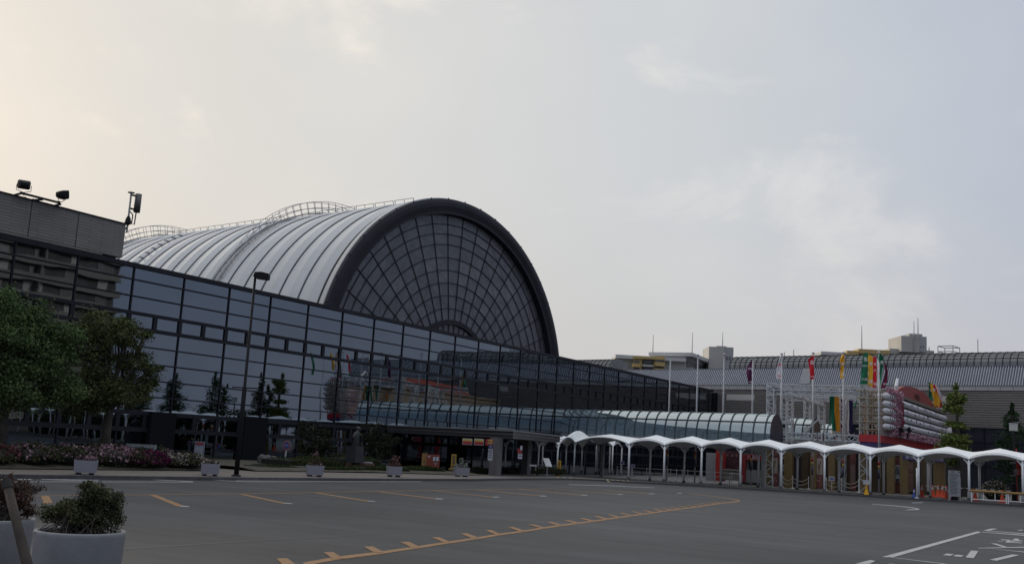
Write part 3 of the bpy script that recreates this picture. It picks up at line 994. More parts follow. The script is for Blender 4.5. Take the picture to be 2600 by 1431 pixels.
# roof gantry, a tube frame standing on the rooflight
g0, g1 = hp(2390, 895, VR + 2)[0], hp(2428, 895, VR + 2)[0]
ZG = hp(2410, 878, VR + 1)[1]
m = MB()
for s in (g0, g1):
    for v in (VR + .9, VR + 3.2): m.bar(hl(s, v, ZR), hl(s, v, ZG), .08)
for z in (ZG, ZG - .65):
    for v in (VR + .9, VR + 3.2): m.bar(hl(g0, v, z), hl(g1, v, z), .09)
    for s in (g0, g1): m.bar(hl(s, VR + .9, z), hl(s, VR + 3.2, z), .08)
for z in (ZR + .2, ZR + .75): m.bar(hl(g0 - .2, VR - .1, z), hl(g1, VR - .1, z), .06)
m.build('roof_gantry', M_RAIL, chall)
for x, y0, y1 in ((2483, 893, 861), (2015, 904, 887), (1992, 905, 893)):
    a = hp(x, y0, VR + 2.4)[0]; q = hl(a, VR + 2.4, ZR + ZSK)
    MB().tube([q, [q[0], q[1], zat(q, y1)]], .05, 5).build('lightning_rod', M_STEEL, chall)

# ================================================================ glass tube walkway
TO = np.array([XF, 92.8, 0.0])


def tp(x, y): return hp(x, y, 0.0, TO)


def tl(s, v, z): return TO + HU * s + HV * v + np.array([0, 0, z])


M_TUBE = bpy.data.materials.new('tube_glazing'); M_TUBE.use_nodes = True
t_ = M_TUBE.node_tree; t_.nodes.clear()
o_ = t_.nodes.new('ShaderNodeOutputMaterial')
gl_ = t_.nodes.new('ShaderNodeBsdfGlossy'); gl_.inputs['Color'].default_value = (.74, .80, .78, 1); gl_.inputs['Roughness'].default_value = .04
df_ = t_.nodes.new('ShaderNodeBsdfDiffuse'); df_.inputs['Color'].default_value = (.22, .29, .32, 1)
tr_ = t_.nodes.new('ShaderNodeBsdfTransparent'); tr_.inputs['Color'].default_value = (.55, .65, .68, 1)
mx1 = t_.nodes.new('ShaderNodeMixShader'); mx2 = t_.nodes.new('ShaderNodeMixShader')
mx1.inputs[0].default_value = .45; mx2.inputs[0].default_value = .46
nz_ = t_.nodes.new('ShaderNodeTexNoise'); nz_.inputs['Scale'].default_value = .8
bp_ = t_.nodes.new('ShaderNodeBump'); bp_.inputs['Distance'].default_value = .01; bp_.inputs['Strength'].default_value = .6
t_.links.new(nz_.outputs[0], bp_.inputs['Height']); t_.links.new(bp_.outputs[0], gl_.inputs['Normal'])
t_.links.new(df_.outputs[0], mx1.inputs[1]); t_.links.new(tr_.outputs[0], mx1.inputs[2])
t_.links.new(mx1.outputs[0], mx2.inputs[1]); t_.links.new(gl_.outputs[0], mx2.inputs[2])
t_.links.new(mx2.outputs[0], o_.inputs[0])
M_TUBERIB = mat('blue_black_rib', (0.035, 0.05, 0.062), 0.45)
ztop = tp(1900, 1049)[1]; zbot = tp(1899, 1121)[1]; RT = (ztop - zbot) / 2; ZC = (ztop + zbot) / 2


def tube_walk(name, org, s0, s1, zc, r, step, label, group='glass tube walkway sections'):
    tw = thing(name, org + HU * s0 + np.array([0, 0, -.4]), label, 'walkway', group)
    f = lambda s, v, z: org + HU * s + HV * v + np.array([0, 0, z])
    an = [math.pi * k / 20 for k in range(21)]
    hh = 2 * r
    sec = lambda a, g=0.0: (-(r * .98 + g) * math.cos(a), zc - r + (hh + g) * max(math.sin(a), 0) ** .78)
    mm = MB(); mm.grid([[f(s, *sec(a)) for a in an] for s in np.linspace(s0, s1, 12)])
    tg = mm.build('tube_glass', M_TUBE, tw, True)
    s = s0
    while s <= s1 + .01:
        mm = MB()
        p = [f(s, *sec(a, .03)) for a in an]
        for a, b in zip(p[:-1], p[1:]): mm.bar(a, b, .085, .085, up=HU)
        s += step
        mm.build('rib', M_TUBERIB, tg)
    for a in (R(38), R(142)):
        MB().bar(f(s0, *sec(a, .03)), f(s1, *sec(a, .03)), .09).build('rail', M_TUBERIB, tg)
    mm = MB()
    mm.obox(f((s0 + s1) / 2, 0, zc - r - .12), HU * (s1 - s0) / 2, HV * r * 1.02, UPV * .16)
    mm.build('deck', M_CONC, tw)
    mm = MB()
    mm.obox(f((s0 + s1) / 2, 0, zc - r * .55), HU * (s1 - s0) / 2, HV * .03, UPV * .04); mm.build('inner_handrail', M_RAIL, tw)
    for s in (s0 + 4.5, s1 - 1.2) if s1 - s0 > 5 else (s0 + 1,): MB().tube([f(s, 0, -.5), f(s, 0, zc - r - .2)], .2, 10).build('column', M_CONC, tw)
    for s in (s0, s1): MB().poly([f(s, *[q * .97 if i == 0 else q - .04 for i, q in enumerate(sec(a))]) for a in an]).build('end_shade_disc', M_BASE, tw)  # dark sheet stands in for the shade inside the open tube end
    return tw


rs = (tp(1655, 1090)[0] - tp(1563.5, 1090)[0]) / (91.5 / 24.6)
tube_walk('tube_walkway', TO, 0.15, tp(1972, 1090)[0], ZC, RT, rs, 'glazed tube walkway with arched ribs, long section meeting the dark glass front')
T2 = Pt(2008, 1098, 100); T2[2] = 0
tube_walk('tube_walkway', T2, 0, 2.6, Pt(2030, 1089, 100)[2], 1.05, .85, 'short glazed tube section seen through the truss stage, left of the draped cloths')
T3 = Pt(2090, 1100, 106); T3[2] = 0
tube_walk('tube_walkway', T3, 0, 1.6, Pt(2100, 1098, 106)[2], .9, .8, 'smallest glazed tube section, right beside the green draped cloth')

# ================================================================ entrance porch
M_PORCH = mat('grey_brown_stone', (0.125, 0.118, 0.120), 0.6, 0.0, 0.1, 1.2, dirt=((.10, .095, .10), .8, .4))
pc1 = G(1256, 1207, .12); pc2 = G(1334, 1205, .12)
P2 = np.array([pc1[0] + 1.1, pc1[1] + .3, 0]); P1 = np.array([XF + .1, 63.0, 0])
P3 = np.array([pc2[0] + .9, pc2[1] + 4.0, 0]); P4 = np.array([XF + .1, P3[1] + 4, 0])
zt = zat(P2, 1092); zb = zat(P2, 1112.5)
porch = thing('entrance_porch', (P2[0], P2[1], 0), 'flat stone clad entrance porch on square piers before the glass hall', 'porch')
poly = [P1, P2, P3, P4]
MB().prism([[p[0], p[1], zb] for p in poly], [0, 0, zt - zb]).build('roof_slab', M_PORCH, porch)
m = MB(); big = [p + np.array([dx, dy, 0]) for p, (dx, dy) in zip(poly, ((-.0, -.2), (.12, -.25), (.2, .1), (0, .2)))]
m.prism([[p[0], p[1], zt - .07] for p in big], [0, 0, .10]); m.prism([[p[0], p[1], (zt + zb) / 2 - .02] for p in big], [0, 0, .03])
m.build('fascia_band', mat('grey_stone_trim', (.20, .20, .205), .5), porch)
for q, w in ((pc1, .62), (pc2, .6)):
    MB().box((q[0], q[1], (q[2] + zb) / 2), (w, w, zb - q[2])).build('pier', M_PORCH, porch)


def text_mesh(txt, size, name, material, origin, xdir, zdir, parent=None, align='CENTER', depth_=0.004):
    cu = bpy.data.curves.new('t', 'FONT'); cu.body = txt; cu.size = size; cu.align_x = align; cu.align_y = 'CENTER'; cu.extrude = depth_; cu.resolution_u = 2
    ob = bpy.data.objects.new('t', cu); COL.objects.link(ob)
    dg = bpy.context.evaluated_depsgraph_get(); dg.update()
    me = bpy.data.meshes.new_from_object(ob.evaluated_get(dg))
    bpy.data.objects.remove(ob); bpy.data.curves.remove(cu)
    x = Vector(xdir).normalized(); z = Vector(zdir).normalized(); y = x.cross(z)
    off = Vector(ORIGIN.get(parent.name, (0, 0, 0)) if parent else (0, 0, 0))
    o = Vector(origin) - off
    for v in me.vertices:
        v.co = o + x * v.co.x + z * v.co.y - y * v.co.z * -1
    me.materials.clear()
    me.name = name
    return finish(me, name, material, parent)


CAMX = RC[:, 0]; CAMR = np.array([CAMX[0], CAMX[1], 0]); CAMR /= np.linalg.norm(CAMR)
CAMF = np.array([-CAMR[1], CAMR[0], 0])          # level, away from the photographer


def board(parent, name, x0, y0, x1, y1, t, material, thick=.04, xd=None):
    """upright flat panel covering a pixel box at depth t, facing the road"""
    a, b = Pt(x0, (y0 + y1) / 2, t), Pt(x1, (y0 + y1) / 2, t)
    c = (a + b) / 2; z1 = zat(c, y0); z0 = zat(c, y1)
    xd = CAMR if xd is None else xd
    w = np.linalg.norm((b - a)[:2])
    c[2] = (z0 + z1) / 2
    fw = np.array([-xd[1], xd[0], 0])
    o = MB().obox(c, xd * w / 2, fw * thick / 2, UPV * (z1 - z0) / 2).build(name, material, parent)
    return o, c, w, z1 - z0, xd, fw


M_SIGNRED = flat('sign_red', (.33, .03, .035)); M_SIGNYEL = flat('sign_yellow', (.48, .38, .10)); M_SIGNWH = flat('sign_white', (.45, .46, .48)); M_INK = flat('dark_ink', (.03, .03, .05)); M_INKBLUE = flat('blue_ink', (.04, .07, .30))
for i, (x0, y0, x1, y1, lab) in enumerate(((1174, 1112.6, 1199, 1128.3, 'yellow and red sign hanging under the porch, left one of the plain pair'), (1203.7, 1113.2, 1228.5, 1129.6, 'yellow and red sign hanging under the porch, right one of the plain pair'))):
    t = 66.5
    sg = thing('hanging_sign', Pt((x0 + x1) / 2, y1, t), lab, 'sign', 'signs under the porch')
    _, c, w_, h_, xd, fw = board(sg, 'sign_frame', x0, y0, x1, y1, t, M_SIGNWH)
    MB().obox(c - fw * .03 + UPV * h_ * .25, xd * w_ * .46, fw * .012, UPV * h_ * .17).build('yellow_panel', M_SIGNYEL, sg)
    MB().obox(c - fw * .03 - UPV * h_ * .16, xd * w_ * .46, fw * .012, UPV * h_ * .24).build('red_panel', M_SIGNRED, sg)
sg = thing('hanging_sign', Pt(1242, 1130, 66), 'red sign with yellow lettered panel hanging beside the porch pier', 'sign', 'signs under the porch')
_, c, w_, h_, xd, fw = board(sg, 'sign_panel', 1233, 1114, 1252, 1130, 66, M_SIGNRED)
MB().obox(c - fw * .03 + xd * w_ * .1 + UPV * h_ * .1, xd * w_ * .32, fw * .012, UPV * h_ * .33).build('yellow_panel', M_SIGNYEL, sg)
text_mesh('案内', h_ * .42, 'lettering', M_SIGNRED, c - fw * .05 + xd * w_ * .1 + UPV * h_ * .1, xd, UPV, sg)
nb = thing('notice_board', Pt(1245, 1168, 60.5), 'white notice with dark plus marked header on the left porch pier', 'notice')
_, c, w_, h_, xd, fw = board(nb, 'board_panel', 1239, 1137.5, 1251, 1168, 60.5, M_SIGNWH)
for k in range(4): MB().obox(c - fw * .03 + UPV * h_ * (.28 - k * .18), xd * w_ * .38, fw * .008, UPV * h_ * .025).build('text_line', M_INK, nb)
_, c2, w2, h2, _, _ = board(nb, 'header', 1240, 1128.5, 1252, 1137, 60.5, M_NAVY)
m = MB(); m.obox(c2 - fw * .03, xd * w2 * .22, fw * .008, UPV * h2 * .07); m.obox(c2 - fw * .03, xd * w2 * .05, fw * .0075, UPV * h2 * .28); m.build('plus_mark', M_SIGNWH, nb)
nb = thing('notice_board', Pt(1320, 1164, 65), 'white and red notice on the right porch pier', 'notice')
_, c, w_, h_, xd, fw = board(nb, 'board_panel', 1315, 1150, 1326, 1164, 65, M_SIGNWH)
board(nb, 'red_header', 1314, 1138, 1326, 1149.5, 65, M_SIGNRED); board(nb, 'top_card', 1321, 1131, 1326.5, 1142, 64.9, M_SIGNWH)
MB().obox(c - fw * .03, xd * w_ * .3, fw * .008, UPV * h_ * .05).build('text_line', M_INKBLUE, nb)
# boxes and stands on the pavement by the porch
P = onX(1097, 1187, -40.2); P[2] = zg(P[0], P[1]) + .13; t = depth(P)
pb_ = thing('post_box', P, 'orange red post box with pale pictograms and a yellow side beside the low hedge', 'post box')
_, c, w_, h_, xd, fw = board(pb_, 'box_body', 1084, 1153.5, 1116, 1184.5, t, flat('post_red', (.19, .035, .02)), .5)
MB().obox(c - fw * .26 + xd * w_ * .22 + UPV * h_ * .17, xd * w_ * .22, fw * .012, UPV * h_ * .16).build('notice_plate', flat('pale_blue_plate', (.42, .50, .55)), pb_)
MB().obox(c - fw * .28 + xd * w_ * .22 + UPV * h_ * .12, xd * w_ * .03, fw * .012, UPV * h_ * .22).build('plate_bar', M_INK, pb_)
text_mesh('〒', h_ * .32, 'post_mark', M_SIGNWH, c - fw * .27 + xd * w_ * .22 - UPV * h_ * .27, xd, UPV, pb_)
m = MB(); m.poly([c - fw * .262 + xd * (w_ * -.33 + a) + UPV * (h_ * .33 + b) for a, b in ((-.12, .10), (0, -.1), (.12, .10), (0, .02))]); m.build('pale_emblem', M_SIGNWH, pb_)
zf = c[2] - h_ * .5; MB().obox([c[0], c[1], (zf + P[2]) / 2 - .05], xd * w_ * .32, fw * .2, UPV * ((zf - P[2]) / 2 + .06)).build('foot', M_SIGNRED, pb_)
_, c, w_, h_, xd, fw = board(pb_, 'yellow_side', 1071.5, 1150, 1084, 1184, t + .1, flat('post_yellow', (.26, .15, .04)), .45)
MB().obox(c - fw * .23 - UPV * h_ * .1, xd * w_ * .1, fw * .01, UPV * h_ * .06).build('slot', M_INK, pb_)
P = onX(1151, 1192, -41.0); P[2] = zg(P[0], P[1]) + .13; t = depth(P)
ys = thing('stand_sign', P, 'tall yellow stand sign with pale base, left of the last white box planter', 'stand sign', 'yellow stand signs')
_, c, w_, h_, xd, fw = board(ys, 'panel', 1145.5, 1152, 1158.5, 1189, t, flat('stand_yellow', (.42, .27, .06)), .12)
board(ys, 'base', 1139.5, 1187.5, 1160.5, 1192.5, t + .05, flat('stand_base', (.28, .19, .06)), .45)
for k in range(4): MB().obox(c - fw * .07 + UPV * h_ * (.33 - k * .15), xd * w_ * .26, fw * .008, UPV * h_ * .035).build('text_mark', M_INK, ys)
MB().obox(c - fw * .07 - UPV * h_ * .33, xd * w_ * .34, fw * .008, UPV * h_ * .03).build('black_bar', M_BLACK, ys)
P = G(1419, 1207.5, .12); t = depth(P)
ys = thing('stand_sign', P, 'bright yellow stand sign at the foot of a white canopy post', 'stand sign', 'yellow stand signs')
_, c, w_, h_, xd, fw = board(ys, 'panel', 1415, 1168, 1424, 1203, t, M_YEL, .14); board(ys, 'base', 1413.5, 1202.5, 1424, 1207.5, t + .05, flat('stand_base2', (.4, .25, .03)), .4)
for k in range(5): MB().obox(c - fw * .08 + UPV * h_ * (.36 - k * .15), xd * w_ * .28, fw * .008, UPV * h_ * .04).build('text_mark', M_INK, ys)
mp_ = thing('map_panel', Pt(1392, 1186, 78), 'slanted pale map panel between the white canopy posts', 'map panel')
a, b = Pt(1386, 1163, 78), Pt(1394, 1184, 77)
m = MB(); m.obox((a + b) / 2, CAMR * .24, (b - a) / 2, np.cross(CAMR, (b - a) / np.linalg.norm(b - a)) * .03); m.build('panel', M_SIGNWH, mp_)
MB().tube([(a + b) / 2, [(a + b)[0] / 2, (a + b)[1] / 2, -.3]], .05, 6).build('leg', M_STEEL, mp_)
bn = thing('bench', Pt(1354, 1186, 74), 'pale slab bench behind the canopy posts near the porch', 'bench')
board(bn, 'seat', 1344, 1179, 1363, 1183, 74, M_SIGNWH, .45)
for x in (1347, 1360): board(bn, 'leg', x - 1, 1183, x + 1, 1193, 74, M_CONC, .35)

# ================================================================ white membrane canopies
def membrane(mb, A, B, Cc, D, h0, rise, peak, lift=.66):
    """A,B front posts, D,C rear posts (tops); arched edges, valley lines that climb inward, a soft peak in the middle"""
    A, B, Cc, D = map(np.asarray, (A, B, Cc, D)); n = 18; G_ = []
    for i in range(n + 1):
        v = i / n; row = []
        for j in range(n + 1):
            u = j / n
            p = (A * (1 - u) + B * u) * (1 - v) + (D * (1 - u) + Cc * u) * v
            arch = rise * (1 - abs(2 * u - 1) ** 2.1)
            pk = lift + (peak - lift) * (1 - abs(2 * u - 1) ** 1.05) ** 1.35
            w = math.sin(math.pi * v) ** .9
            row.append(p + np.array([0, 0, arch * (1 - w) + pk * w]))
        G_.append(row)
    mb.grid(G_)
    mb.grid([[p - np.array([0, 0, .03]) for p in r][::-1] for r in G_])
    return G_


def arch_edge(A, B, rise, r=.065):
    return MB().tube([A * (1 - u) + B * u + np.array([0, 0, rise * (1 - abs(2 * u - 1) ** 2.1)]) for u in np.linspace(0, 1, 17)], r, 8)


def canopy_post(base, top, parent, r=.085):
    MB().tube([base, top], r, 10).build('post', M_WHITE, parent, True)
    MB().tube([base - np.array([0, 0, .05]), base + np.array([0, 0, .26])], r * 1.6, 10).build('post_boot', M_BOOT, parent)


def bracket(top, dirv, parent):
    m = MB()
    for s in (-1, 1):
        m.tube([top + np.array([0, 0, -.42]), top + np.asarray(dirv) * .16 * s + np.array([0, 0, -.16]), top + np.asarray(dirv) * .36 * s + np.array([0, 0, .04])], .05, 6)
    m.build('post_bracket', M_WHITE, parent)


fp = [(1595.2, 1218.4, 91.0), (1685, 1223.7, 93.2), (1779.7, 1229.3, 95.1), (1879.1, 1235.5, 96.3), (1982.9, 1242.1, 97.6), (2093.2, 1250, 100), (2209.7, 1256.2, 101.8), (2332.7, 1264.7, 104.7), (2461.3, 1271.8, 106), (2598.5, 1278.9, 108.9)]
front = [Pt(x, y, F_PX * 3.0 / h) for x, y, h in fp]
for p in front: p[1] = 80.6 + (p[1] - 80.6) * .3
front = [Pt(x, y, 1) for x, y, h in fp] and [EYE + (p[1] / wray(x, y)[1]) * wray(x, y) for p, (x, y, h) in zip(front, fp)]
tops = [np.array([p[0], p[1], zat(p, y - h)]) for p, (x, y, h) in zip(front, fp)]
rear_px = [1650, 1736.9, 1829.8, 1925.1, 2024.4, 2130.5, 2243.6, 2361.8, 2486.8, 2622]
rear = []
for x, p in zip(rear_px, front):
    q = onY(x, 1200, 86.4); q[2] = p[2] - .16; rear.append(q)
rtops = [np.array([q[0], q[1], t[2] - .16 + .02]) for q, t in zip(rear, tops)]
# the row runs on past the edge of the photograph
for k in range(1, 13):
    d = np.array([3.4 * k, .12 * k, 0.02 * k])
    front.append(front[9] + d); tops.append(tops[9] + d); rear.append(rear[9] + d); rtops.append(rtops[9] + d)
can = thing('membrane_canopy', front[5], 'long row of white wavy membrane canopies on slim white posts along the kerb', 'canopy')
dX = np.array([1, 0, 0])
for k in range(len(front)):
    canopy_post(front[k], tops[k] + np.array([0, 0, .05]), can); canopy_post(rear[k], rtops[k] + np.array([0, 0, .05]), can)
    bracket(tops[k], dX, can); bracket(rtops[k], dX, can)
M_UNDER = M_MEMB
for k in range(len(front) - 1):
    m = MB(); membrane(m, tops[k], tops[k + 1], rtops[k + 1], rtops[k], 0, .36, .98); m.build('membrane', M_MEMB, can, True)
    arch_edge(tops[k] + np.array([0, -.05, .02]), tops[k + 1] + np.array([0, -.05, .02]), .36).build('edge_arch', M_WHITE, can, True)
    arch_edge(rtops[k], rtops[k + 1], .36).build('edge_arch', M_WHITE, can, True)
    m = MB(); m.tube([tops[k] + np.array([.3, -.06, .13 + .0]) * 1.0 * np.array([1, 1, 1]) + (tops[k + 1] - tops[k]) * u + np.array([-.3, 0, .36 * (1 - abs(2 * u - 1) ** 2.1)]) for u in np.linspace(0.02, .98, 13)], .014, 5); m.build('edge_cable', M_BLACK, can)
for k in range(len(front)):
    m = MB(); m.tube([tops[k], (tops[k] + rtops[k]) / 2 + np.array([0, 0, .12]), rtops[k]], .05, 6); m.build('cross_tube', M_WHITE, can, True)
# corner bay and the short branch toward the porch
cb = [(1595.2, 1218.4, 91, None), (1456.4, 1205.5, 82.2, 93.5), (1413.1, 1205.5, 74.7, 90.5), (1364.6, 1203.5, 76, 87.5), (1281, 1198.5, 74, 83)]
can2 = thing('membrane_canopy', Pt(1413, 1205, 90), 'short white membrane canopy branch turning toward the stone porch', 'canopy')
ft = [tops[0]]; fb = [front[0]]
for x, y, h, t in cb[1:]:
    p = Pt(x, y, t); fb.append(p); ft.append(np.array([p[0], p[1], zat(p, y - h)]))
rp = [(1650, 0, 0)] + [(1514.1, 1203.5, 100), (1475.7, 1200, 99.5), (1436, 1199.4, 96.5), (1376, 1198.7, 92)]
rt = [rtops[0]]; rb = [rear[0]]
for (x, y, t), f_ in zip(rp[1:], ft[1:]):
    p = Pt(x, y, t); rb.append(p); rt.append(np.array([p[0], p[1], f_[2] - .05]))
for k in range(1, 5):
    canopy_post(fb[k], ft[k] + np.array([0, 0, .04]), can2, .075); canopy_post(rb[k], rt[k], can2, .075)
    bracket(ft[k], (ft[k] - ft[k - 1]) / np.linalg.norm(ft[k] - ft[k - 1]), can2)
for k in range(4):
    rise = .55 if k == 0 else .62
    m = MB(); membrane(m, ft[k], ft[k + 1], rt[k + 1], rt[k], 0, rise, 1.35 if k == 1 else (.95 if k else .95)); m.build('membrane', M_MEMB, can2, True)
    arch_edge(ft[k], ft[k + 1], rise).build('edge_arch', M_WHITE, can2, True); arch_edge(rt[k], rt[k + 1], rise).build('edge_arch', M_WHITE, can2, True)
can3 = thing('membrane_canopy', Pt(1530, 1204, 104), 'small single white canopy bay behind the corner of the long row', 'canopy')
q = [Pt(1512, 1203.5, 104), Pt(1553, 1204, 104), Pt(1576, 1206, 109), Pt(1546, 1206, 110)]
qt = [np.array([p[0], p[1], zat(q[0], 1131)]) for p in q]
for a, b in zip(q, qt): canopy_post(a, b, can3, .075)
m = MB(); membrane(m, qt[0], qt[1], qt[2], qt[3], 0, .5, .8); m.build('membrane', M_MEMB, can3, True)
arch_edge(qt[0], qt[1], .5).build('edge_arch', M_WHITE, can3, True)
arch_edge(qt[1], qt[2], .4).build('edge_arch', M_WHITE, can3, True)

# ================================================================ flagpoles and flags
M_POLE = mat('pale_flagpole', (0.42, 0.43, 0.44), 0.4, 0.2, 0.06)
poles = {}
plab = {1692: 'bare grey flagpole, leftmost of the row, before the mirror glass', 1763: 'bare grey flagpole with coloured bands, second from the left, before the glass tube', 1831: 'bare grey flagpole rising over the canopy right of centre, third from the left', 1906: 'flagpole flying the purple flag', 1980.5: 'flagpole flying the white flag', 2062: 'flagpole flying the red flag beside the truss stage', 2140: 'flagpole flying the yellow flag in front of the truss stage', 2231.5: 'flagpole standing before the red base of the lantern display'}
ptop = {1692: (1694.5, 902), 1763: (1768.5, 900), 1831: (1836, 898), 1906: (1911.5, 905), 1980.5: (1985.5, 897), 2062: (2069, 895), 2140: (2145, 894), 2231.5: (2236.6, 893)}
CLOTH = {k: mat('cloth_' + k, c, .8, 0, .06, 4) for k, c in dict(purple=(.10, .012, .065), white=(.74, .74, .76), red=(.62, .015, .03), yellow=(.78, .42, .03), green=(.010, .17, .085), navy=(.02, .022, .10), orange=(.62, .27, .02), maroon=(.16, .015, .06)).items()}


def flagpole(xb, ground_z=None, label=None):
    x1, y1 = ptop[xb]
    p = onY(xb, 1235, 90.6); p[2] = zg(p[0], p[1]) + .05
    z1 = zat(p, y1)
    f = thing('flagpole', p, label, 'flagpole', 'flagpoles behind the white canopies')
    MB().tube([p, [p[0], p[1], z1 - .1]], [.072, .045], 10).build('pole', M_POLE, f, True)
    MB().lathe([p[0], p[1], z1 - .12], [(.05, 0), (.14, .04), (.16, .10), (.02, .2)], 10).build('finial', M_POLE, f)
    for z0, z2, k in ((2.05, 2.42, 'red'), (1.75, 2.05, 'yellow'), (.95, 1.72, 'navy')):
        MB().tube([[p[0], p[1], z0], [p[0], p[1], z2]], .078, 10).build(k + '_band', flat('band_' + k, dict(red=(.25, .02, .02), yellow=(.33, .22, .05), navy=(.03, .03, .06))[k]), f, True)  # band colours darkened to carry the shade they stand in
    MB().tube([[p[0] + .12, p[1], 1.0], [p[0] + .1, p[1], z1 - .2]], .012, 4).build('halyard', M_POLE, f)
    poles[xb] = (p, z1)


for k in plab: flagpole(k, None, plab[k])


def cloth(outline, t, colour, name, label, group, txt=None, txt_col=None, wave=.16, tsize=.42, twist=0.0, tpos=.72):
    """hanging cloth: outline = [(y, xleft, xright)...] pixel rows from top to bottom at depth t"""
    f = thing(name, Pt(outline[0][1], outline[0][0], t), label, 'flag', group)
    rows = []; ys = np.linspace(outline[0][0], outline[-1][0], 18)
    oy = [o[0] for o in outline]
    ph = rng.uniform(0, 6)
    for i, y in enumerate(ys):
        xl = np.interp(y, oy, [o[1] for o in outline]); xr = np.interp(y, oy, [o[2] for o in outline]); row = []
        for j in range(9):
            u = j / 8
            p = Pt(xl + (xr - xl) * u, y, t)
            row.append(p + CAMF * (wave * math.sin(u * 7 + ph + i * .35) + twist * (u - .5)))
        rows.append(row)
    m = MB(); m.grid(rows); m.grid([[p + CAMF * .012 for p in r][::-1] for r in rows])
    clo = m.build('cloth', CLOTH[colour], f, True)
    if txt:
        yy = [outline[0][0] + (outline[-1][0] - outline[0][0]) * q for q in ((tpos,) if not isinstance(tpos, tuple) else tpos)]
        for tx, y in zip(txt if isinstance(txt, (list, tuple)) else [txt], yy):
            xl = np.interp(y, oy, [o[1] for o in outline]); xr = np.interp(y, oy, [o[2] for o in outline])
            text_mesh(tx, min(tsize * .8, (xr - xl) * t / F_PX / (len(tx) * (.62 if tx.isascii() else 1.02)) * .92), 'lettering', CLOTH[txt_col], Pt((xl + xr) / 2, y, t) - CAMF * (wave + abs(twist) / 2 + .04), CAMR, UPV, clo)
    return f


tf = {x: depth(poles[x][0]) for x in poles}
FG = 'flags on the flagpoles'
cloth([(913, 1908, 1910.5), (925, 1901, 1910), (933, 1897, 1909), (950, 1896, 1908.5), (968, 1898.5, 1908), (974, 1899, 1907)], tf[1906], 'purple', 'flag', 'purple flag on the pole left of the white flag', FG, ['食博', '大阪'], 'white', .12, .42, tpos=(.38, .93))
cloth([(899, 1983, 1984.5), (915, 1977, 1984), (937, 1970, 1983.5), (955, 1971, 1983.5), (961, 1973, 1983)], tf[1980.5], 'white', 'flag', 'white flag with red lettering on its pole', FG, ['食', '博覧'], 'red', .12, .5, tpos=(.45, .9))
cloth([(903, 2063, 2067.5), (912, 2051, 2067), (922, 2054, 2067), (935, 2056, 2067), (962, 2056, 2066)], tf[2062], 'red', 'flag', 'red flag with pale lettering beside the roof hatch', FG, ['食', '大阪'], 'white', .12, .5, tpos=(.3, .9))
cloth([(900, 2139, 2143.5), (915, 2131, 2143), (925, 2134, 2142.5), (945, 2133, 2142.5), (960, 2135, 2142.5)], tf[2140], 'yellow', 'flag', 'single yellow flag on the pole before the truss stage', FG, ['食', '博'], 'white', .12, .45, tpos=(.4, .85))
cloth([(897, 2233, 2236), (910, 2229, 2243), (925, 2233, 2243), (950, 2234, 2239), (975, 2236, 2238.5)], tf[2231.5], 'green', 'flag', 'crumpled green flag on the pole before the lantern display', FG, '食', 'white', .12, .5, tpos=.3)
BG = 'upright banners above the lantern display'
tb_ = 88.5
cloth([(895, 2194, 2203), (905, 2190, 2204), (935, 2188, 2204), (975, 2184.5, 2203)], tb_, 'green', 'banner_flag', 'upright green banner with white lettering above the truss corner', BG, ['食', 'EXPO', '大阪'], 'white', .05, .55, tpos=(.22, .42, .85))
cloth([(899, 2204.5, 2205.5), (902, 2204.5, 2216), (978, 2204, 2216), (981, 2214, 2216)], tb_ - .2, 'yellow', 'banner_flag', 'upright yellow banner between the green and red ones', BG, ['食', '博'], 'white', .04, .45, tpos=(.3, .85))
cloth([(905, 2217, 2225), (983, 2216, 2226)], tb_, 'red', 'banner_flag', 'upright red banner between the yellow and white ones', BG, ['食', '大', '阪'], 'white', .04, .5, tpos=(.25, .45, .9))
cloth([(912, 2227, 2231), (925, 2227, 2234), (983, 2226.5, 2236)], tb_ - .2, 'white', 'banner_flag', 'upright white banner with red lettering beside the flagpole', BG, ['食', '博'], 'red', .04, .5, tpos=(.25, .5))
cloth([(912, 2241, 2244), (930, 2246, 2251), (948, 2247, 2253.5), (972, 2240, 2253.5), (985, 2237, 2249)], tb_ + .6, 'maroon', 'banner_flag', 'curling maroon banner right of the flagpole', BG, '食博', 'white', .12, .45, tpos=.86)
CG = 'curling banners behind the round red sign'
tc_ = 112
cloth([(970, 2357, 2362), (990, 2358, 2366), (1015, 2359, 2369), (1029, 2360, 2373)], tc_, 'green', 'banner_flag', 'curling green banner right of the round red sign', CG, ['食', '博'], 'white', .15, .6, tpos=(.35, .9))
cloth([(972, 2362, 2367), (995, 2366, 2377), (1020, 2370, 2388), (1032, 2371, 2387)], tc_ - .3, 'yellow', 'banner_flag', 'curling yellow banner right of the round red sign', CG, '食', 'white', .15, .6, tpos=.3)
cloth([(976, 2368, 2373), (995, 2375, 2381), (1020, 2384, 2390), (1033, 2372, 2391)], tc_ - .2, 'red', 'banner_flag', 'curling red banner right of the round red sign', CG, None, None, .15)
cloth([(977, 2373, 2380), (995, 2380, 2387), (1020, 2388, 2395), (1038, 2376, 2396)], tc_, 'white', 'banner_flag', 'curling white banner right of the round red sign', CG, '食博', 'red', .15, .5, tpos=.5)

# ================================================================ truss stage
stage = thing('truss_stage', Pt(2070, 1235, 93), 'big aluminium box truss stage with lattice towers above the canopies', 'stage')


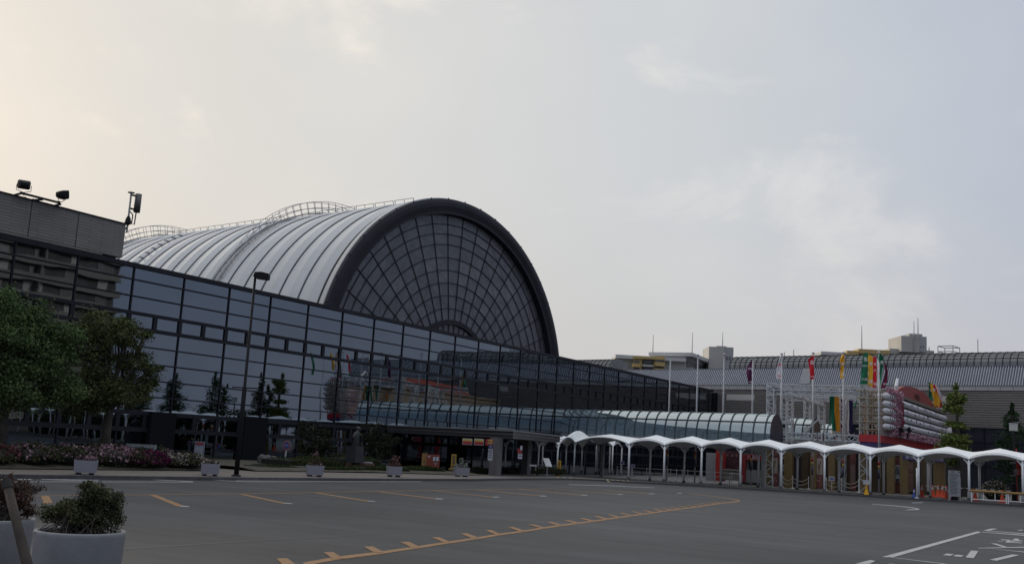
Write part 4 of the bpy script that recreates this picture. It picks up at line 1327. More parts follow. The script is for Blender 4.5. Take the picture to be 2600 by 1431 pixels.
def truss(p0, p1, w, name='truss_beam', cell=None, r=.048, up=(0, 0, 1), M=M_TRUSS, d=None):
    p0, p1 = np.asarray(p0, float), np.asarray(p1, float)
    ax = p1 - p0; l = np.linalg.norm(ax); ax /= l
    up = np.asarray(up, float)
    if abs(ax @ up) > .9: up = np.array([0, 1.0, 0])
    a = np.cross(ax, up); a /= np.linalg.norm(a); b = np.cross(a, ax)
    cell = cell or w
    n = max(2, int(round(l / cell)))
    m = MB(); cs = [(-1, -1), (1, -1), (1, 1), (-1, 1)]
    pt = lambda k, i: p0 + ax * l * k / n + (a * cs[i][0] + b * cs[i][1]) * w / 2
    for i in range(4): m.bar(pt(0, i), pt(n, i), r * 2)
    for k in range(n):
        for i in range(4):
            j = (i + 1) % 4
            if (k + i) % 2: m.bar(pt(k, i), pt(k + 1, j), r * 1.2)
            else: m.bar(pt(k, j), pt(k + 1, i), r * 1.2)
            if k % 3 == 0: m.bar(pt(k, i), pt(k, j), r * 1.4)
    for i in range(4): m.bar(pt(n, i), pt(n, (i + 1) % 4), r * 1.6)
    return m.build(name, M, stage)


FT = 91.5                                        # front plane of the stage
def sp(x, y, Y=None): return onY(x, y, 92.5 if Y is None else Y)


YF = 92.5; w1 = .62
zT = zat(sp(2050, 984), 984); zT2 = zat(sp(2050, 996), 996); zL = zat(sp(2050, 1107), 1107)
xa, xb_ = sp(1958, 1000)[0], sp(2194, 1000)[0]
for x in (1958.5, 2194): truss([sp(x, 1000)[0], YF, -.3], [sp(x, 1000)[0], YF, zT + .35], .62, 'lattice_tower')
truss([xa, YF, zT], [xb_, YF, zT], .5); truss([xa, YF, zT2 - .05], [xb_, YF, zT2 - .05], .36); truss([xa, YF, zL], [xb_, YF, zL], .5)
for x, Y in ((1991, 95.5), (2005.5, 98), (2050, 101), (2086, 103.5), (2139, 94.5)):
    q = onY(x, 1040, Y); ytop = {1991: 1003, 2005.5: 1002, 2050: 1012, 2086: 1023, 2139: 1000}[x]
    truss([q[0], Y, -.3], [q[0], Y, zat(q, ytop)], .55, 'lattice_tower', r=.045)
truss([xa + .6, YF + .3, zT - .1], [onY(2090, 1025, 103.5)[0], 103.5, zat(onY(2090, 1025, 103.5), 1024)], .45)
for Y, y in ((98, 1006), (103.5, 1015)):
    a, b = onY(2000, y, Y), onY(2195, y, Y); z = zat(b, y); truss([a[0], Y, z], [b[0], Y, z], .45, r=.042)
truss([xb_, YF, zT], [xb_, 103.5, zT], .5); truss([xb_, YF, zL], [xb_, 103.5, zL], .5)
for x in (1958.5, 1975, 2194):
    q = sp(x, 984)
    for zc_ in ((zT, zT - .75) if x != 1975 else (zT,)): MB().box((q[0], YF, zc_), (.72, .72, .12)).build('corner_plate', M_TRUSS, stage)
for x, Y in ((1958.5, 92.5), (1991, 95.5), (2005.5, 98), (2086, 103.5), (2139, 94.5)):
    q = onY(x, 1070, Y); MB().box((q[0], Y, zat(q, 1071)), (.66, .66, .34)).build('sleeve_block', M_TRUSS, stage)
for x in (1958.5, 1975, 2070, 2085, 2101):
    q = sp(x, 1107); m = MB()
    for dx in (-.27, .27): m.box((q[0] + dx, YF - .27, zL), (.10, .06, .66))
    for dz in (-.3, .3): m.box((q[0], YF - .27, zL + dz), (.64, .06, .08))
    m.build('corner_frame', M_TRUSS, stage)
for x0, y0, x1, y1, Y in ((2038, 1100, 2078, 1064, 94), (1966, 1116, 1982, 1096, 94), (2070, 1108, 2078, 1097, 94), (1955, 1130, 1961, 1117, 92.2)):
    MB().bar(onY(x0, y0, Y), onY(x1, y1, Y), .12).build('diagonal_brace', M_TRUSS, stage)
m = MB()
for y in (1121, 1127, 1133):
    for Y in (93.2, 96): m.bar(onY(1962, y, Y), onY(2185, y + 2, Y), .07)
for x in range(1970, 2185, 14): m.bar(onY(x, 1119, 93.2), onY(x + 10, 1135, 95), .05)
m.build('under_bracing', M_TRUSS, stage)
for x0, x1, y0, y1, lab in ((2111, 2122, 1093, 1101, 'white weight block under the green cloth'), (2124, 2134, 1095, 1102, 'white weight block under the orange cloth'), (2156, 2168, 1099, 1103, 'low white weight block under the navy cloth')):
    ww = thing('weight_block', Pt((x0 + x1) / 2, y1, 92), lab, 'block', 'weight blocks on the truss stage')
    board(ww, 'block', x0, y0, x1, y1, 92, M_SIGNWH, .5)
DG = 'draped cloths on the truss stage'
for rows, col, lab, t in (([(1001, 2106, 2111), (1080, 2106, 2110)], 'green', 'narrow dark green drape at the left of the drapes', 91.5),
                          ([(1003, 2110, 2120), (1050, 2111, 2121), (1093, 2113, 2123)], 'green', 'wide dark green drape beside the orange one', 91),
                          ([(1003, 2120, 2131.5), (1040, 2118, 2131), (1070, 2120, 2132), (1095, 2124, 2134)], 'orange', 'bright orange drape hanging in the truss stage', 90.8),
                          ([(1003, 2133, 2143), (1050, 2133, 2143), (1099, 2136, 2144)], 'maroon', 'deep red drape inside the lattice tower', 96),
                          ([(1004, 2149, 2153), (1050, 2152, 2157), (1101, 2152, 2156)], 'white', 'white drape left of the navy one', 91),
                          ([(1016, 2154, 2164), (1060, 2157, 2166), (1101, 2157, 2167)], 'navy', 'navy drape hanging in the truss stage', 91.2),
                          ([(1017, 2173, 2178), (1037, 2166, 2170)], 'green', 'short slanted green cloth strip right of the navy drape', 92.5),
                          ([(1016, 2180, 2184.5), (1100, 2182, 2185)], 'green', 'thin green drape beside the right truss tower', 93.5),
                          ([(1026, 2192, 2199), (1060, 2191, 2198), (1102, 2192, 2199)], 'orange', 'small orange drape behind the right truss tower', 95)):
    cloth(rows, t, col, 'drape', lab, DG, wave=.09)

# ================================================================ festival gate with lantern display
PC = Pt(2236.6, 1108, 87.0)                    # near corner of the red base
gate = thing('festival_gate', (PC[0], PC[1], -.3), 'festival gate on gold pillars with red base, white paper lantern rows and round red sign', 'gate')
XC, YC = PC[0], PC[1]
XL = onY(2181, 1108, YC)[0]
def gx(x, y, dx=0.0): return onX(x, y, XC + dx)   # point on the long face, which runs away along +Y
YE = gx(2402, 1150)[1]
zr1, zr0, zn0 = zat(PC, 1103.5), zat(PC, 1122), zat(PC, 1140)
M_REDB = flat('display_red', (.42, .025, .03)); M_NAVB = flat('display_navy', (.045, .03, .12))
MB().box(((XL + XC) / 2, (YC + YE) / 2, (zr1 + zr0) / 2), (XC - XL, YE - YC, zr1 - zr0)).build('red_base', M_REDB, gate)
MB().box(((XL + XC) / 2, (YC + YE) / 2, (zr0 + zn0) / 2 - .002), (XC - XL - .12, YE - YC - .1, zr0 - zn0 - .01)).build('navy_base', M_NAVB, gate)
M_LANT = bpy.data.materials.new('ribbed_paper_lantern'); M_LANT.use_nodes = True
tl_ = M_LANT.node_tree; bl = tl_.nodes['Principled BSDF']; bl.inputs['Roughness'].default_value = .7
wv = tl_.nodes.new('ShaderNodeTexWave'); wv.inputs['Scale'].default_value = 1.4; wv.bands_direction = 'Y'
cc_ = tl_.nodes.new('ShaderNodeTexCoord'); tl_.links.new(cc_.outputs['Object'], wv.inputs[0])
rl_ = tl_.nodes.new('ShaderNodeValToRGB'); rl_.color_ramp.elements[0].color = (.42, .42, .45, 1); rl_.color_ramp.elements[1].color = (.62, .62, .65, 1); rl_.color_ramp.elements[0].position = .0; rl_.color_ramp.elements[1].position = .35
tl_.links.new(wv.outputs[1], rl_.inputs[0]); tl_.links.new(rl_.outputs[0], bl.inputs['Base Color'])
Ya, Yb = gx(2278, 1060)[1], gx(2396, 1100)[1]
zrows = [zat([XC, Ya, 0], y) for y in (1022, 1042, 1061, 1080, 1098)]
rl = abs(zat([XC, Ya, 0], 1014) - zat([XC, Ya, 0], 1029.5)) / 2
for i, z in enumerate(zrows):
    pts = [[XC + .25, Ya + (Yb - Ya) * k / 40, z] for k in range(41)]
    rr = [rl * (1 if 0 < k < 40 else .55) * (1 - .05 * (k % 2)) for k in range(41)]
    lr = MB().tube(pts, rr, 12).build('lantern_row', M_LANT, gate, True)
    mk = MB()
    for k in rng.choice(np.arange(3, 38), 12, replace=False):
        y = Ya + (Yb - Ya) * k / 40
        mk.box((XC + .25 + rl + .0, y, z + rl * rng.uniform(-.2, .3)), (.02, rng.uniform(.12, .4), rl * rng.uniform(.4, .8)))
    mk.build('lantern_characters', M_INK, lr)
# short lantern stacks on the near part
Yn0, Yn1 = gx(2222, 1050)[1], gx(2258, 1050)[1]
for y in (1003, 1022.5, 1041, 1061, 1081):
    z = zat([XC, YC, 0], y)
    pts = [[XC + .35, YC - .3 + (gx(2259, 1050)[1] - YC + .3) * k / 10, z] for k in range(11)]
    lr = MB().tube(pts, [rl * .5] + [rl * (.96 + .04 * (k % 2)) for k in range(9)] + [rl * .5], 12).build('lantern_row', M_LANT, gate, True)
    mk = MB()
    for k in range(3, 10, 2): mk.box((XC + .35 + rl * .98, pts[k][1], z), (.02, .22, rl * .9))
    mk.build('lantern_characters', M_INK, lr)
    MB().ball((XL + 1.5, YC + 1.2, z), (.5, .3, rl * .85), 10, 7).build('paper_lantern', M_LANT, gate, True)
# bamboo scaffold on the near end
M_BAMB = mat('bamboo_scaffold', (.27, .23, .16), .7)
zs0, zs1 = zr1, zat([XC, YC, 0], 992)
m = MB()
for x in np.linspace(XL + .1, XC - .05, 6):
    for Y in (YC + .1, YC + 1.4): m.tube([[x, Y, zs0], [x, Y, zs1]], .05, 6)
for y in (993, 1011, 1031, 1051, 1071, 1090):
    z = zat([XC, YC, 0], y)
    for Y in (YC, YC + 1.4): m.tube([[XL - .25, Y, z], [XC + .35, Y, z]], .055, 6)
    for x in (XL + .1, XC): m.tube([[x, YC, z], [x, YC + 8, z]], .05, 6)
m.build('bamboo_frame', M_BAMB, gate)
zbk1 = zat([XC, Ya, 0], 1008)
MB().box(((XC - .4), (Ya + Yb) / 2, (zr1 + zbk1) / 2), (.3, Yb - Ya + 1, zbk1 - zr1)).build('back_panel', mat('display_back', (.20, .16, .13), .8), gate)
MB().box((XC - .3, (Ya + Yb) / 2, zbk1 + .12), (1.2, Yb - Ya + .8, .28)).build('top_rail', mat('weathered_brown', (.15, .12, .10), .8), gate)
# blossom panels, pink petals
M_PET = leaf_mat('pink_petals', (.30, .11, .16), (.50, .34, .41), 1.5)
def petals(n, Y0_, Y1_, z0_, z1_, name, mm_, size=.22):
    P_ = np.stack([XC + .32 + rng.random(n) * .3, rng.uniform(Y0_, Y1_, n), rng.uniform(z0_, z1_, n)], 1)
    quads_mesh(leaf_quads(P_, size, aspect=.9), name, mm_, gate)
petals(1500, gx(2248, 1050)[1], Ya - .3, zr1, zat([XC, Ya, 0], 1015), 'blossom_panel', M_PET)
petals(2600, Ya - 1, YE - .5, zr1, zr1 + .62, 'blossom_panel', M_PET)
petals(500, gx(2240, 1050)[1], Ya, zat([XC, Ya, 0], 1013), zat([XC, Ya, 0], 996), 'blossom_panel', M_PET)
MB().box((XC - .1, (gx(2240, 1050)[1] + Ya) / 2, (zr1 + zs1) / 2 - .2), (.2, Ya - gx(2240, 1050)[1] - .2, zs1 - zr1 - .4)).build('blossom_backing', mat('pale_pink_board', (.50, .40, .44), .8), gate)
M_REDFL = leaf_mat('dark_red_petals', (.16, .015, .02), (.40, .05, .06), 1.5)
for yy in ((Ya - .9, Ya - .1),): petals(500, yy[0], yy[1], zr1 + .8, zat([XC, Ya, 0], 1020), 'red_flower_edge', M_REDFL, .2)
petals(260, Yb + .1, Yb + 1.6, zr1 + .8, zat([XC, Yb, 0], 1085), 'red_flower_edge', M_REDFL, .25)
petals(700, Yb + .3, YE + .5, zr1 + .3, zat([XC, Yb, 0], 1075), 'blossom_panel', M_PET, .24)
MB().tube([[XC + .3, Yb + .35, zr1 + .5], [XC + .3, Yb + .35, zrows[1] - .1]], .55, 10).build('paper_lantern', M_LANT, gate, True)
# round red sign on top, lettered
sc0 = gx(2275, 1012, -.1); sc1 = gx(2375, 1043, -.1)
Ys0, Ys1 = Ya - .2, gx(2371, 1040)[1]
ymid, rad = (Ys0 + Ys1) / 2, (Ys1 - Ys0) / 2
zbase = zbk1 + .22
hs = zat([XC, Ya + rad * .75, 0], 981) - zbase
pts = [[XC - .25, ymid - rad * math.cos(math.pi * k / 24), zbase + hs * math.sin(math.pi * k / 24)] for k in range(25)]
M_SGN = flat('sign_brick_red', (.27, .045, .04))
rsg = MB().prism(pts, [.25, 0, 0]).build('round_sign', M_SGN, gate)
text_mesh("'17食博覧会", hs * .50, 'sign_lettering', mat('sign_gold_brown', (.035, .015, .012), .5), [XC + .03, ymid, zbase + hs * .34], [0, 1, 0], [0, 0, 1], rsg)
MB().tube([[XC + .2, Ya - 1.4, zbase - .8], [XC + .2, Ya - 1.5, zbase + hs * .5], [XC + .2, Ya - .9, zbase + hs * .95], [XC + .2, Ya - .4, zbase + hs * .7]], .16, 8).build('silver_post', M_TRUSS, gate)
for x, lab in ((2286, 'black spotlight on the red base, left of two'), (2306, 'black spotlight on the red base, right of two')):
    p = gx(x, 1112, .7); fl = thing('spotlight', p, lab, 'spotlight', 'spotlights on the red base')
    MB().obox(p + np.array([.1, 0, .75]), np.array([.14, 0, .08]), np.array([0, .30, 0]), np.array([-.08, 0, .19])).build('lamp_head', M_BLACK, fl)
    MB().tube([[p[0] - .1, p[1], zr1], [p[0] + .05, p[1], p[2] + .7]], .06, 6).build('stem', M_BLACK, fl)
MB().box((XC + .5, (gx(2270, 1112)[1] + gx(2312, 1112)[1]) / 2, zr1 + .05), (.12, gx(2312, 1112)[1] - gx(2270, 1112)[1], .06)).build('spotlight_rail', M_STEEL, gate)
# pillars and posters under the base
zpt = zn0 + .05
M_POST1 = mat('pink_gold_poster', (.34, .20, .17), .6, 0, .45, 1.6, detail=6); M_POST2 = mat('dark_red_poster', (.16, .05, .045), .6, 0, .35, 2)
pil = [(1940.5, 1955.5, 1234, 0), (1990, 2010.5, 1235, 0), (2056.5, 2072.5, 1241.5, 0), (2102, 2118.5, 1241.8, 0), (2178.7, 2197, 1250, 0), (2252, 2271, 1248, 0), (2285, 2304, 1248, .0), (2370, 2399, 1246.5, 0),
       (2035, 2050.5, 1233, 1), (2121, 2133, 1238, 1), (2150, 2158, 1240, 1), (2214, 2228, 1245, 1), (2233, 2250, 1246, 1), (2318, 2334, 1245, 1), (2338, 2352, 1245, 1)]
M_GOLD2 = mat('gold_board_painted_shade', (0.095, 0.066, 0.034), 0.7, 0.0, 0.12, 3.0)  # darker copy of the gold board, shade put into the rear pillars' colour
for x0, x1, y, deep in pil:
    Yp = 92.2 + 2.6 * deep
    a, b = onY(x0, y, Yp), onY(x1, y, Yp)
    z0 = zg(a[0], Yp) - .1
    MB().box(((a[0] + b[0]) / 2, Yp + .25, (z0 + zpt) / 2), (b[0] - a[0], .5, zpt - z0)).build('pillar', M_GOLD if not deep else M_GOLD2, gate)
def poster(x0, x1, y0, y1, material, Yp, letter=None):
    a, b = onY(x0, y0, Yp), onY(x1, y0, Yp); z1_, z0_ = zat(a, y0), zat(a, y1)
    MB().box(((a[0] + b[0]) / 2, Yp, (z0_ + z1_) / 2), (b[0] - a[0], .06, z1_ - z0_)).build('poster', material, gate)
    return (a[0] + b[0]) / 2, z0_, z1_, b[0] - a[0]
for x0, x1 in ((1956.5, 1976), (2073, 2090), (2197.5, 2210)):
    cx_, z0_, z1_, w_ = poster(x0, x1, 1139, 1233 + (x0 - 1956) * .045, M_POST2, 92.35)
    h_ = z1_ - z0_
    MB().box((cx_, 92.31, z0_ + h_ * .56), (w_ * .92, .02, h_ * .42)).build('poster_panel', flat('poster_pale', (.36, .30, .26)), gate)
    m = MB(); m.ball((cx_ + w_ * .12, 92.29, z0_ + h_ * .66), (w_ * .11, .02, h_ * .05), 8, 6); m.ball((cx_ - w_ * .05, 92.29, z0_ + h_ * .55), (w_ * .16, .02, h_ * .08), 8, 6); m.bar([cx_ - w_ * .1, 92.28, z0_ + h_ * .5], [cx_ - w_ * .05, 92.28, z0_ + h_ * .38], .05); m.build('poster_figure', flat('poster_brown', (.17, .10, .04)), gate)
    m = MB()
    for k in range(22): m.box((cx_ + rng.uniform(-.4, .4) * w_, 92.3, z0_ + h_ * (rng.uniform(.02, .28) if k % 2 else rng.uniform(.80, .98))), (.05, .02, .09))
    m.build('poster_petals', flat('poster_petal', (.5, .3, .28)), gate)
poster(2158, 2173.5, 1146, 1242, M_POST2, 93.4); poster(2160, 2172, 1178, 1228, flat('poster_taupe', (.16, .11, .09)), 93.33)
poster(2272, 2285, 1160, 1248, M_POST2, 93)
cx_, z0_, z1_, w_ = poster(2273, 2284, 1180, 1222, M_SIGNWH, 92.9)
for tx, q in (('会', .78), ('場', .52)): text_mesh(tx, .42, 'poster_lettering', M_INK, [cx_, 92.85, z0_ + (z1_ - z0_) * q], [1, 0, 0], [0, 0, 1], gate)
poster(2275, 2283, 1214, 1221, M_INK, 92.84)
poster(2353, 2358, 1175, 1246, M_SIGNWH, 94); poster(2304, 2318, 1170, 1247, mat('crowded_poster', (.20, .13, .10), .7, 0, .5, 3), 94)
MB().box((onY(2150, 1200, 96.4)[0], 96.4, 1.3), (20, .1, 3.6)).build('rear_screen', mat('dark_rear_screen', (.035, .03, .035), .8), gate)
for x0, x1, y0, y1, tx in ((2292, 2330, 1151, 1166, '食博'), (2366, 2400, 1156, 1172, '大阪')):
    a, b = onY(x0, y0, 91.8), onY(x1, y0, 91.8); z1_, z0_ = zat(a, y0), zat(a, y1)
    m = MB(); m.box(((a[0] + b[0]) / 2, 91.8, (z0_ + z1_) / 2), (b[0] - a[0], .05, z1_ - z0_)); m.build('navy_valance', M_NAVB, gate)
    text_mesh(tx, .42, 'valance_lettering', M_SIGNWH, [(a[0] + b[0]) / 2, 91.75, (z0_ + z1_) / 2], [1, 0, 0], [0, 0, 1], gate)

# ================================================================ ticket booths and plaza furniture
M_BOOTHW = flat('booth_white', (.36, .38, .41)); M_BOOTHR = flat('booth_red', (.50, .03, .025)); M_BEIGE = flat('booth_beige', (.20, .18, .16)); M_WIN = mat('booth_window', (.02, .02, .03), .2)
bt = thing('ticket_booth', onY(1821, 1218, 93), 'ticket booth with a bright red pillar and white door panel', 'booth', 'ticket booths')
def ybox(parent, name, x0, x1, y0, y1, Y, d, material):
    a, b = onY(x0, y1, Y), onY(x1, y1, Y); z1_, z0_ = zat(a, y0), zat(a, y1)
    MB().box(((a[0] + b[0]) / 2, Y + d / 2, (z0_ + z1_) / 2), (b[0] - a[0], d, z1_ - z0_)).build(name, material, parent)
    return (a[0] + b[0]) / 2, z0_, z1_, b[0] - a[0]
ybox(bt, 'door_panel', 1791.5, 1816, 1148, 1220, 93.4, .15, M_BOOTHW); ybox(bt, 'red_pillar', 1816, 1828, 1142, 1221, 93, .8, M_BOOTHR)
ybox(bt, 'shelf_wall', 1829, 1879, 1142, 1192, 94.6, .2, mat('booth_maroon', (.07, .022, .03), .7, 0, .4, 2)); ybox(bt, 'counter', 1834, 1878, 1191, 1217, 93.3, .6, M_BEIGE); ybox(bt, 'counter_top', 1834, 1878, 1189.5, 1192, 93.2, .75, flat('counter_top', (.30, .29, .27)))
ybox(bt, 'red_side', 1831, 1838.5, 1148, 1220, 94, .4, M_SIGNRED)
for x in (1844, 1858, 1868): ybox(bt, 'paper_notice', x, x + 3, 1152, 1158.5, 94.5, .05, flat('pale_paper', (.20, .17, .17)))
bt = thing('ticket_booth', onY(1915, 1222, 93), 'ticket booth with red fascia and grey counter left of the first gold pillar', 'booth', 'ticket booths')
ybox(bt, 'red_pillar', 1882, 1892, 1152, 1221, 93, .7, flat('booth_dark_red', (.25, .025, .03)))
cx_, z0_, z1_, w_ = ybox(bt, 'fascia', 1888, 1938, 1152.5, 1167, 93.1, .4, flat('fascia_red', (.30, .02, .03)))
text_mesh('入場券', .42, 'fascia_lettering', M_SIGNWH, [cx_, 93.05, (z0_ + z1_) / 2], [1, 0, 0], [0, 0, 1], bt)
ybox(bt, 'window', 1896, 1930, 1167, 1191, 93.5, .2, M_WIN); ybox(bt, 'counter', 1891, 1939, 1191, 1223, 93.2, .5, flat('counter_grey', (.25, .26, .26))); ybox(bt, 'back_wall', 1886, 1940, 1150, 1222, 94.2, .2, flat('back_grey', (.12, .13, .13)))
for x in (1896, 1925): ybox(bt, 'window_post', x, x + 4, 1167, 1191, 93.4, .15, flat('post_grey', (.22, .23, .24)))

M_CHROME = mat('white_tube', (.55, .55, .53), .35, .1, .05)
proto = None
def barrier(P, w, label, rz=0.0, h=1.05):
    """crowd barrier: two posts on feet, three rails"""
    global proto
    b = thing('crowd_barrier', P, label, 'barrier', 'crowd barriers behind the canopies')
    for s in (-.5, .5):
        m = MB(); m.tube([P + dX * w * s, P + dX * w * s + UPV * h], .028, 6); m.ball(P + dX * w * s + UPV * h, .05, 8, 6); m.build('post', M_CHROME, b)
        MB().tube([P + dX * w * s + np.array([0, -.25, .03]), P + dX * w * s + np.array([0, .25, .03])], .03, 6).build('foot', M_CHROME, b)
    for z in (.25, .62, h - .02): MB().tube([P - dX * w / 2 + UPV * z, P + dX * w / 2 + UPV * z], .022, 6).build('rail', M_CHROME, b)
    b.rotation_euler = (0, 0, rz)
    return b
bl = ['crowd barrier left of the white notices', 'crowd barrier right of the white notices', 'crowd barrier behind the fourth front post from the corner', 'crowd barrier turned end on beside a banded flagpole base', 'crowd barrier before the dark lobby', 'crowd barrier left of the white door panel', 'crowd barrier crossing the white door panel', 'crowd barrier beside the red pillar']
for (x, y, w_, rz), lb in zip(((1585, 1207, 1.5, .1), (1625, 1210, 1.9, 0), (1668, 1212, 2.2, -.05), (1703, 1214, 1.2, .9), (1724, 1214.5, 1.7, .0), (1757, 1216, 1.9, .1), (1796, 1217, 1.5, 0), (1836, 1219, 1.6, .05)), bl):
    P = onY(x, y, 91.6 + .6 * rz); P[2] = zg(P[0], P[1]) + .12
    barrier(P, w_, lb, rz)
for x0, x1, y, lab in ((1853, 1884, 1201, 'low white tube handrail before the beige counter'), (1931, 1963, 1208, 'low white tube handrail before the first gold pillar')):
    a = onY(x0, y, 89.5); b = onY(x1, y, 89.5); z = a[2]; g0_ = zg(a[0], 89.5) + .1
    hr = thing('handrail', [a[0], 89.5, g0_], lab, 'handrail', 'low handrails under the canopies')
    MB().tube([[a[0], 89.5, g0_], [a[0], 89.5, z - .1], [a[0] + .12, 89.5, z], [b[0] - .12, 89.5, z], [b[0], 89.5, z - .1], [b[0], 89.5, g0_]], .035, 8).build('bent_tube', M_CHROME, hr, True)
    for q in (a, b): MB().lathe([q[0], 89.5, g0_], [(.12, 0), (.12, .03), (.04, .05)], 10).build('foot_plate', M_CHROME, hr)
# rope stanchions
def rope(P0, P1, sag, label):
    f = thing('rope_stanchion', P0, label, 'stanchion', 'roped stanchions before the gold pillars')
    for P in (P0, P1):
        m = MB(); m.tube([P, P + UPV * 1.0], .03, 6); m.lathe(P, [(.17, 0), (.17, .03), (.03, .08)], 10); m.ball(P + UPV * 1.02, .055, 8, 6); m.build('stanchion_post', M_CHROME, f)
    for h in (.95, .62):
        MB().tube([P0 * (1 - u) + P1 * u + UPV * (h - sag * 4 * u * (1 - u)) for u in np.linspace(0, 1, 11)], .022, 5).build('rope', flat('cream_rope', (.42, .38, .28)), f)
for x0, x1, lab in ((1987, 2012, 'roped stanchions left of the second rear canopy post'), (2012, 2053, 'roped stanchions before the second gold pillar'), (2098, 2136, 'roped stanchions below the small white notice'), (2136, 2180, 'roped stanchions left of the yellow cone')):
    a, b = onY(x0, 1236, 90.3), onY(x1, 1238, 90.3)
    a[2] = zg(a[0], 90.3) + .12; b[2] = zg(b[0], 90.3) + .12
    rope(a, b, .3, lab)
# notices on stands
for x0, y0, x1, y1, t, lab in ((1574, 1169.5, 1585, 1178.5, 91, 'white notice with blue lettering, higher of the two by the corner post'), (1601, 1178, 1612.5, 1187, 90, 'white notice on a stand right of the long canopy corner post'), (2104.5, 1208.5, 2119, 1219.5, 87, 'white notice with dark lettering before the fourth gold pillar')):
    nt_ = thing('notice_stand', Pt((x0 + x1) / 2, y1 + 18, t), lab, 'notice', 'white notices on stands')
    _, c, w_, h_, xd, fw = board(nt_, 'panel', x0, y0, x1, y1, t, M_SIGNWH)
    for k in range(2): MB().obox(c - fw * .03 + UPV * h_ * (.16 - k * .3), xd * w_ * .36, fw * .008, UPV * h_ * .09).build('text_line', M_INKBLUE, nt_)
    MB().tube([c - UPV * h_ / 2, [c[0], c[1], -.2]], .03, 6).build('stand_pole', M_CHROME, nt_)
# cones
def cone(P, h, col, name, label, r=None):
    c = thing('traffic_cone', P, label, 'traffic cone', 'traffic cones')
    r = r or h * .24
    M_ = flat('cone_' + name, col)
    MB().lathe(P, [(r, .03), (r * .92, .06), (r * .34, h * .66), (.02 + r * .12, h * .985), (.001, h)], 16).build('cone_body', M_, c, True)
    MB().box(P + UPV * .02, (r * 2.7, r * 2.7, .04)).build('base_plate', M_ if name == 'orange' else M_BLACK, c)
    if name != 'yellow': MB().lathe(P, [(r * .36 + .012, h * .64), (r * .2 + .015, h * .86)], 16).build('white_band', M_SIGNWH, c)
    return c
def cone_px(x, ybase, ytop, col, name, label, dY=None):
    P = G(x, ybase, .12); h = zat(P, ytop) - P[2]
    return cone(P, h, col, name, label), P
front_y = lambda x: np.interp(x, [p[0] for p in fp], [p[1] for p in front])
def PY(x, Y):
    p = onY(x, 1240, Y); p[2] = zg(p[0], Y) + .12; return p
P = PY(2200, 80.2); hgt = zat(P, 1226) - P[2]
cone(P, hgt, (.70, .36, .01), 'yellow', 'tall yellow cone holding a white board beside a front canopy post')
sgn = thing('cone_board', P + UPV * hgt, 'blank white board mounted on the yellow cone', 'board')
board(sgn, 'panel', 2191.5, 1217.5, 2208, 1229, depth(P) - .1, M_SIGNWH)
P = PY(2321, 80.0); hgt = zat(P, 1240) - P[2]
cone(P, hgt, (.035, .07, .30), 'blue', 'tall blue cone with a white top beside a thin white pole')
tp_ = thing('marker_pole', PY(2327.8, 79.8), 'thin white marker pole beside the blue cone', 'pole')
P = PY(2327.8, 79.8); MB().tube([P, [P[0], P[1], zat(P, 1187)]], .045, 8).build('pole_tube', M_WHITE, tp_, True); MB().lathe(P, [(.15, 0), (.15, .04), (.05, .07)], 12).build('pole_foot', M_WHITE, tp_)
cs_ = [(2340.5, 85.5, 1231, 'orange cone just right of the blue cone, behind the white pole'), (2368, 88.5, 1230, 'orange cone behind the rear canopy post right of the blue cone'), (2392.7, 90.5, 1229, 'orange cone farthest back, left of the grey text board'), (2402.5, 87.5, 1229.5, 'orange cone partly behind the left edge of the grey text board'), (2405.3, 84.2, 1238, 'orange cone nearest the left edge of the grey text board'), (2475.5, 83.3, 1239, 'orange cone behind the left end of the tan handrail'), (2544.4, 82.3, 1242, 'orange cone behind the right part of the tan handrail'), (2382, 91.5, 1228, 'small orange cone farthest back between two others')]
for x, Y, yt, lab in cs_:
    P = PY(x, Y); cone(P, max(.62, min(.95, zat(P, yt) - P[2])), (.62, .065, .02), 'orange', lab)
# striped tape bars between the cones
M_TAPE = bpy.data.materials.new('striped_bar'); M_TAPE.use_nodes = True
tn = M_TAPE.node_tree; wv = tn.nodes.new('ShaderNodeTexWave'); wv.bands_direction = 'X'; wv.inputs['Scale'].default_value = .55
cc2 = tn.nodes.new('ShaderNodeTexCoord'); tn.links.new(cc2.outputs['Object'], wv.inputs[0]); rr = tn.nodes.new('ShaderNodeValToRGB'); rr.color_ramp.interpolation = 'CONSTANT'
rr.color_ramp.elements[0].color = (.55, .55, .55, 1); rr.color_ramp.elements[1].color = (.06, .05, .05, 1); rr.color_ramp.elements[1].position = .5
tn.links.new(wv.outputs[1], rr.inputs[0]); tn.links.new(rr.outputs[0], tn.nodes['Principled BSDF'].inputs['Base Color'])
for x0, x1, Y, y, lab in ((2340, 2405, 88, 1232, 'black and white striped bar between the orange cones left of the text board'), (2438, 2575, 88.5, 1238, 'long black and white striped bar behind the tan handrail')):
    a, b = onY(x0, y, Y), onY(x1, y, Y); b[2] = a[2]
    single(MB().tube([a, b], .035, 6).build('barrier_bar', M_TAPE), lab, 'barrier bar', 'striped bars between cones')
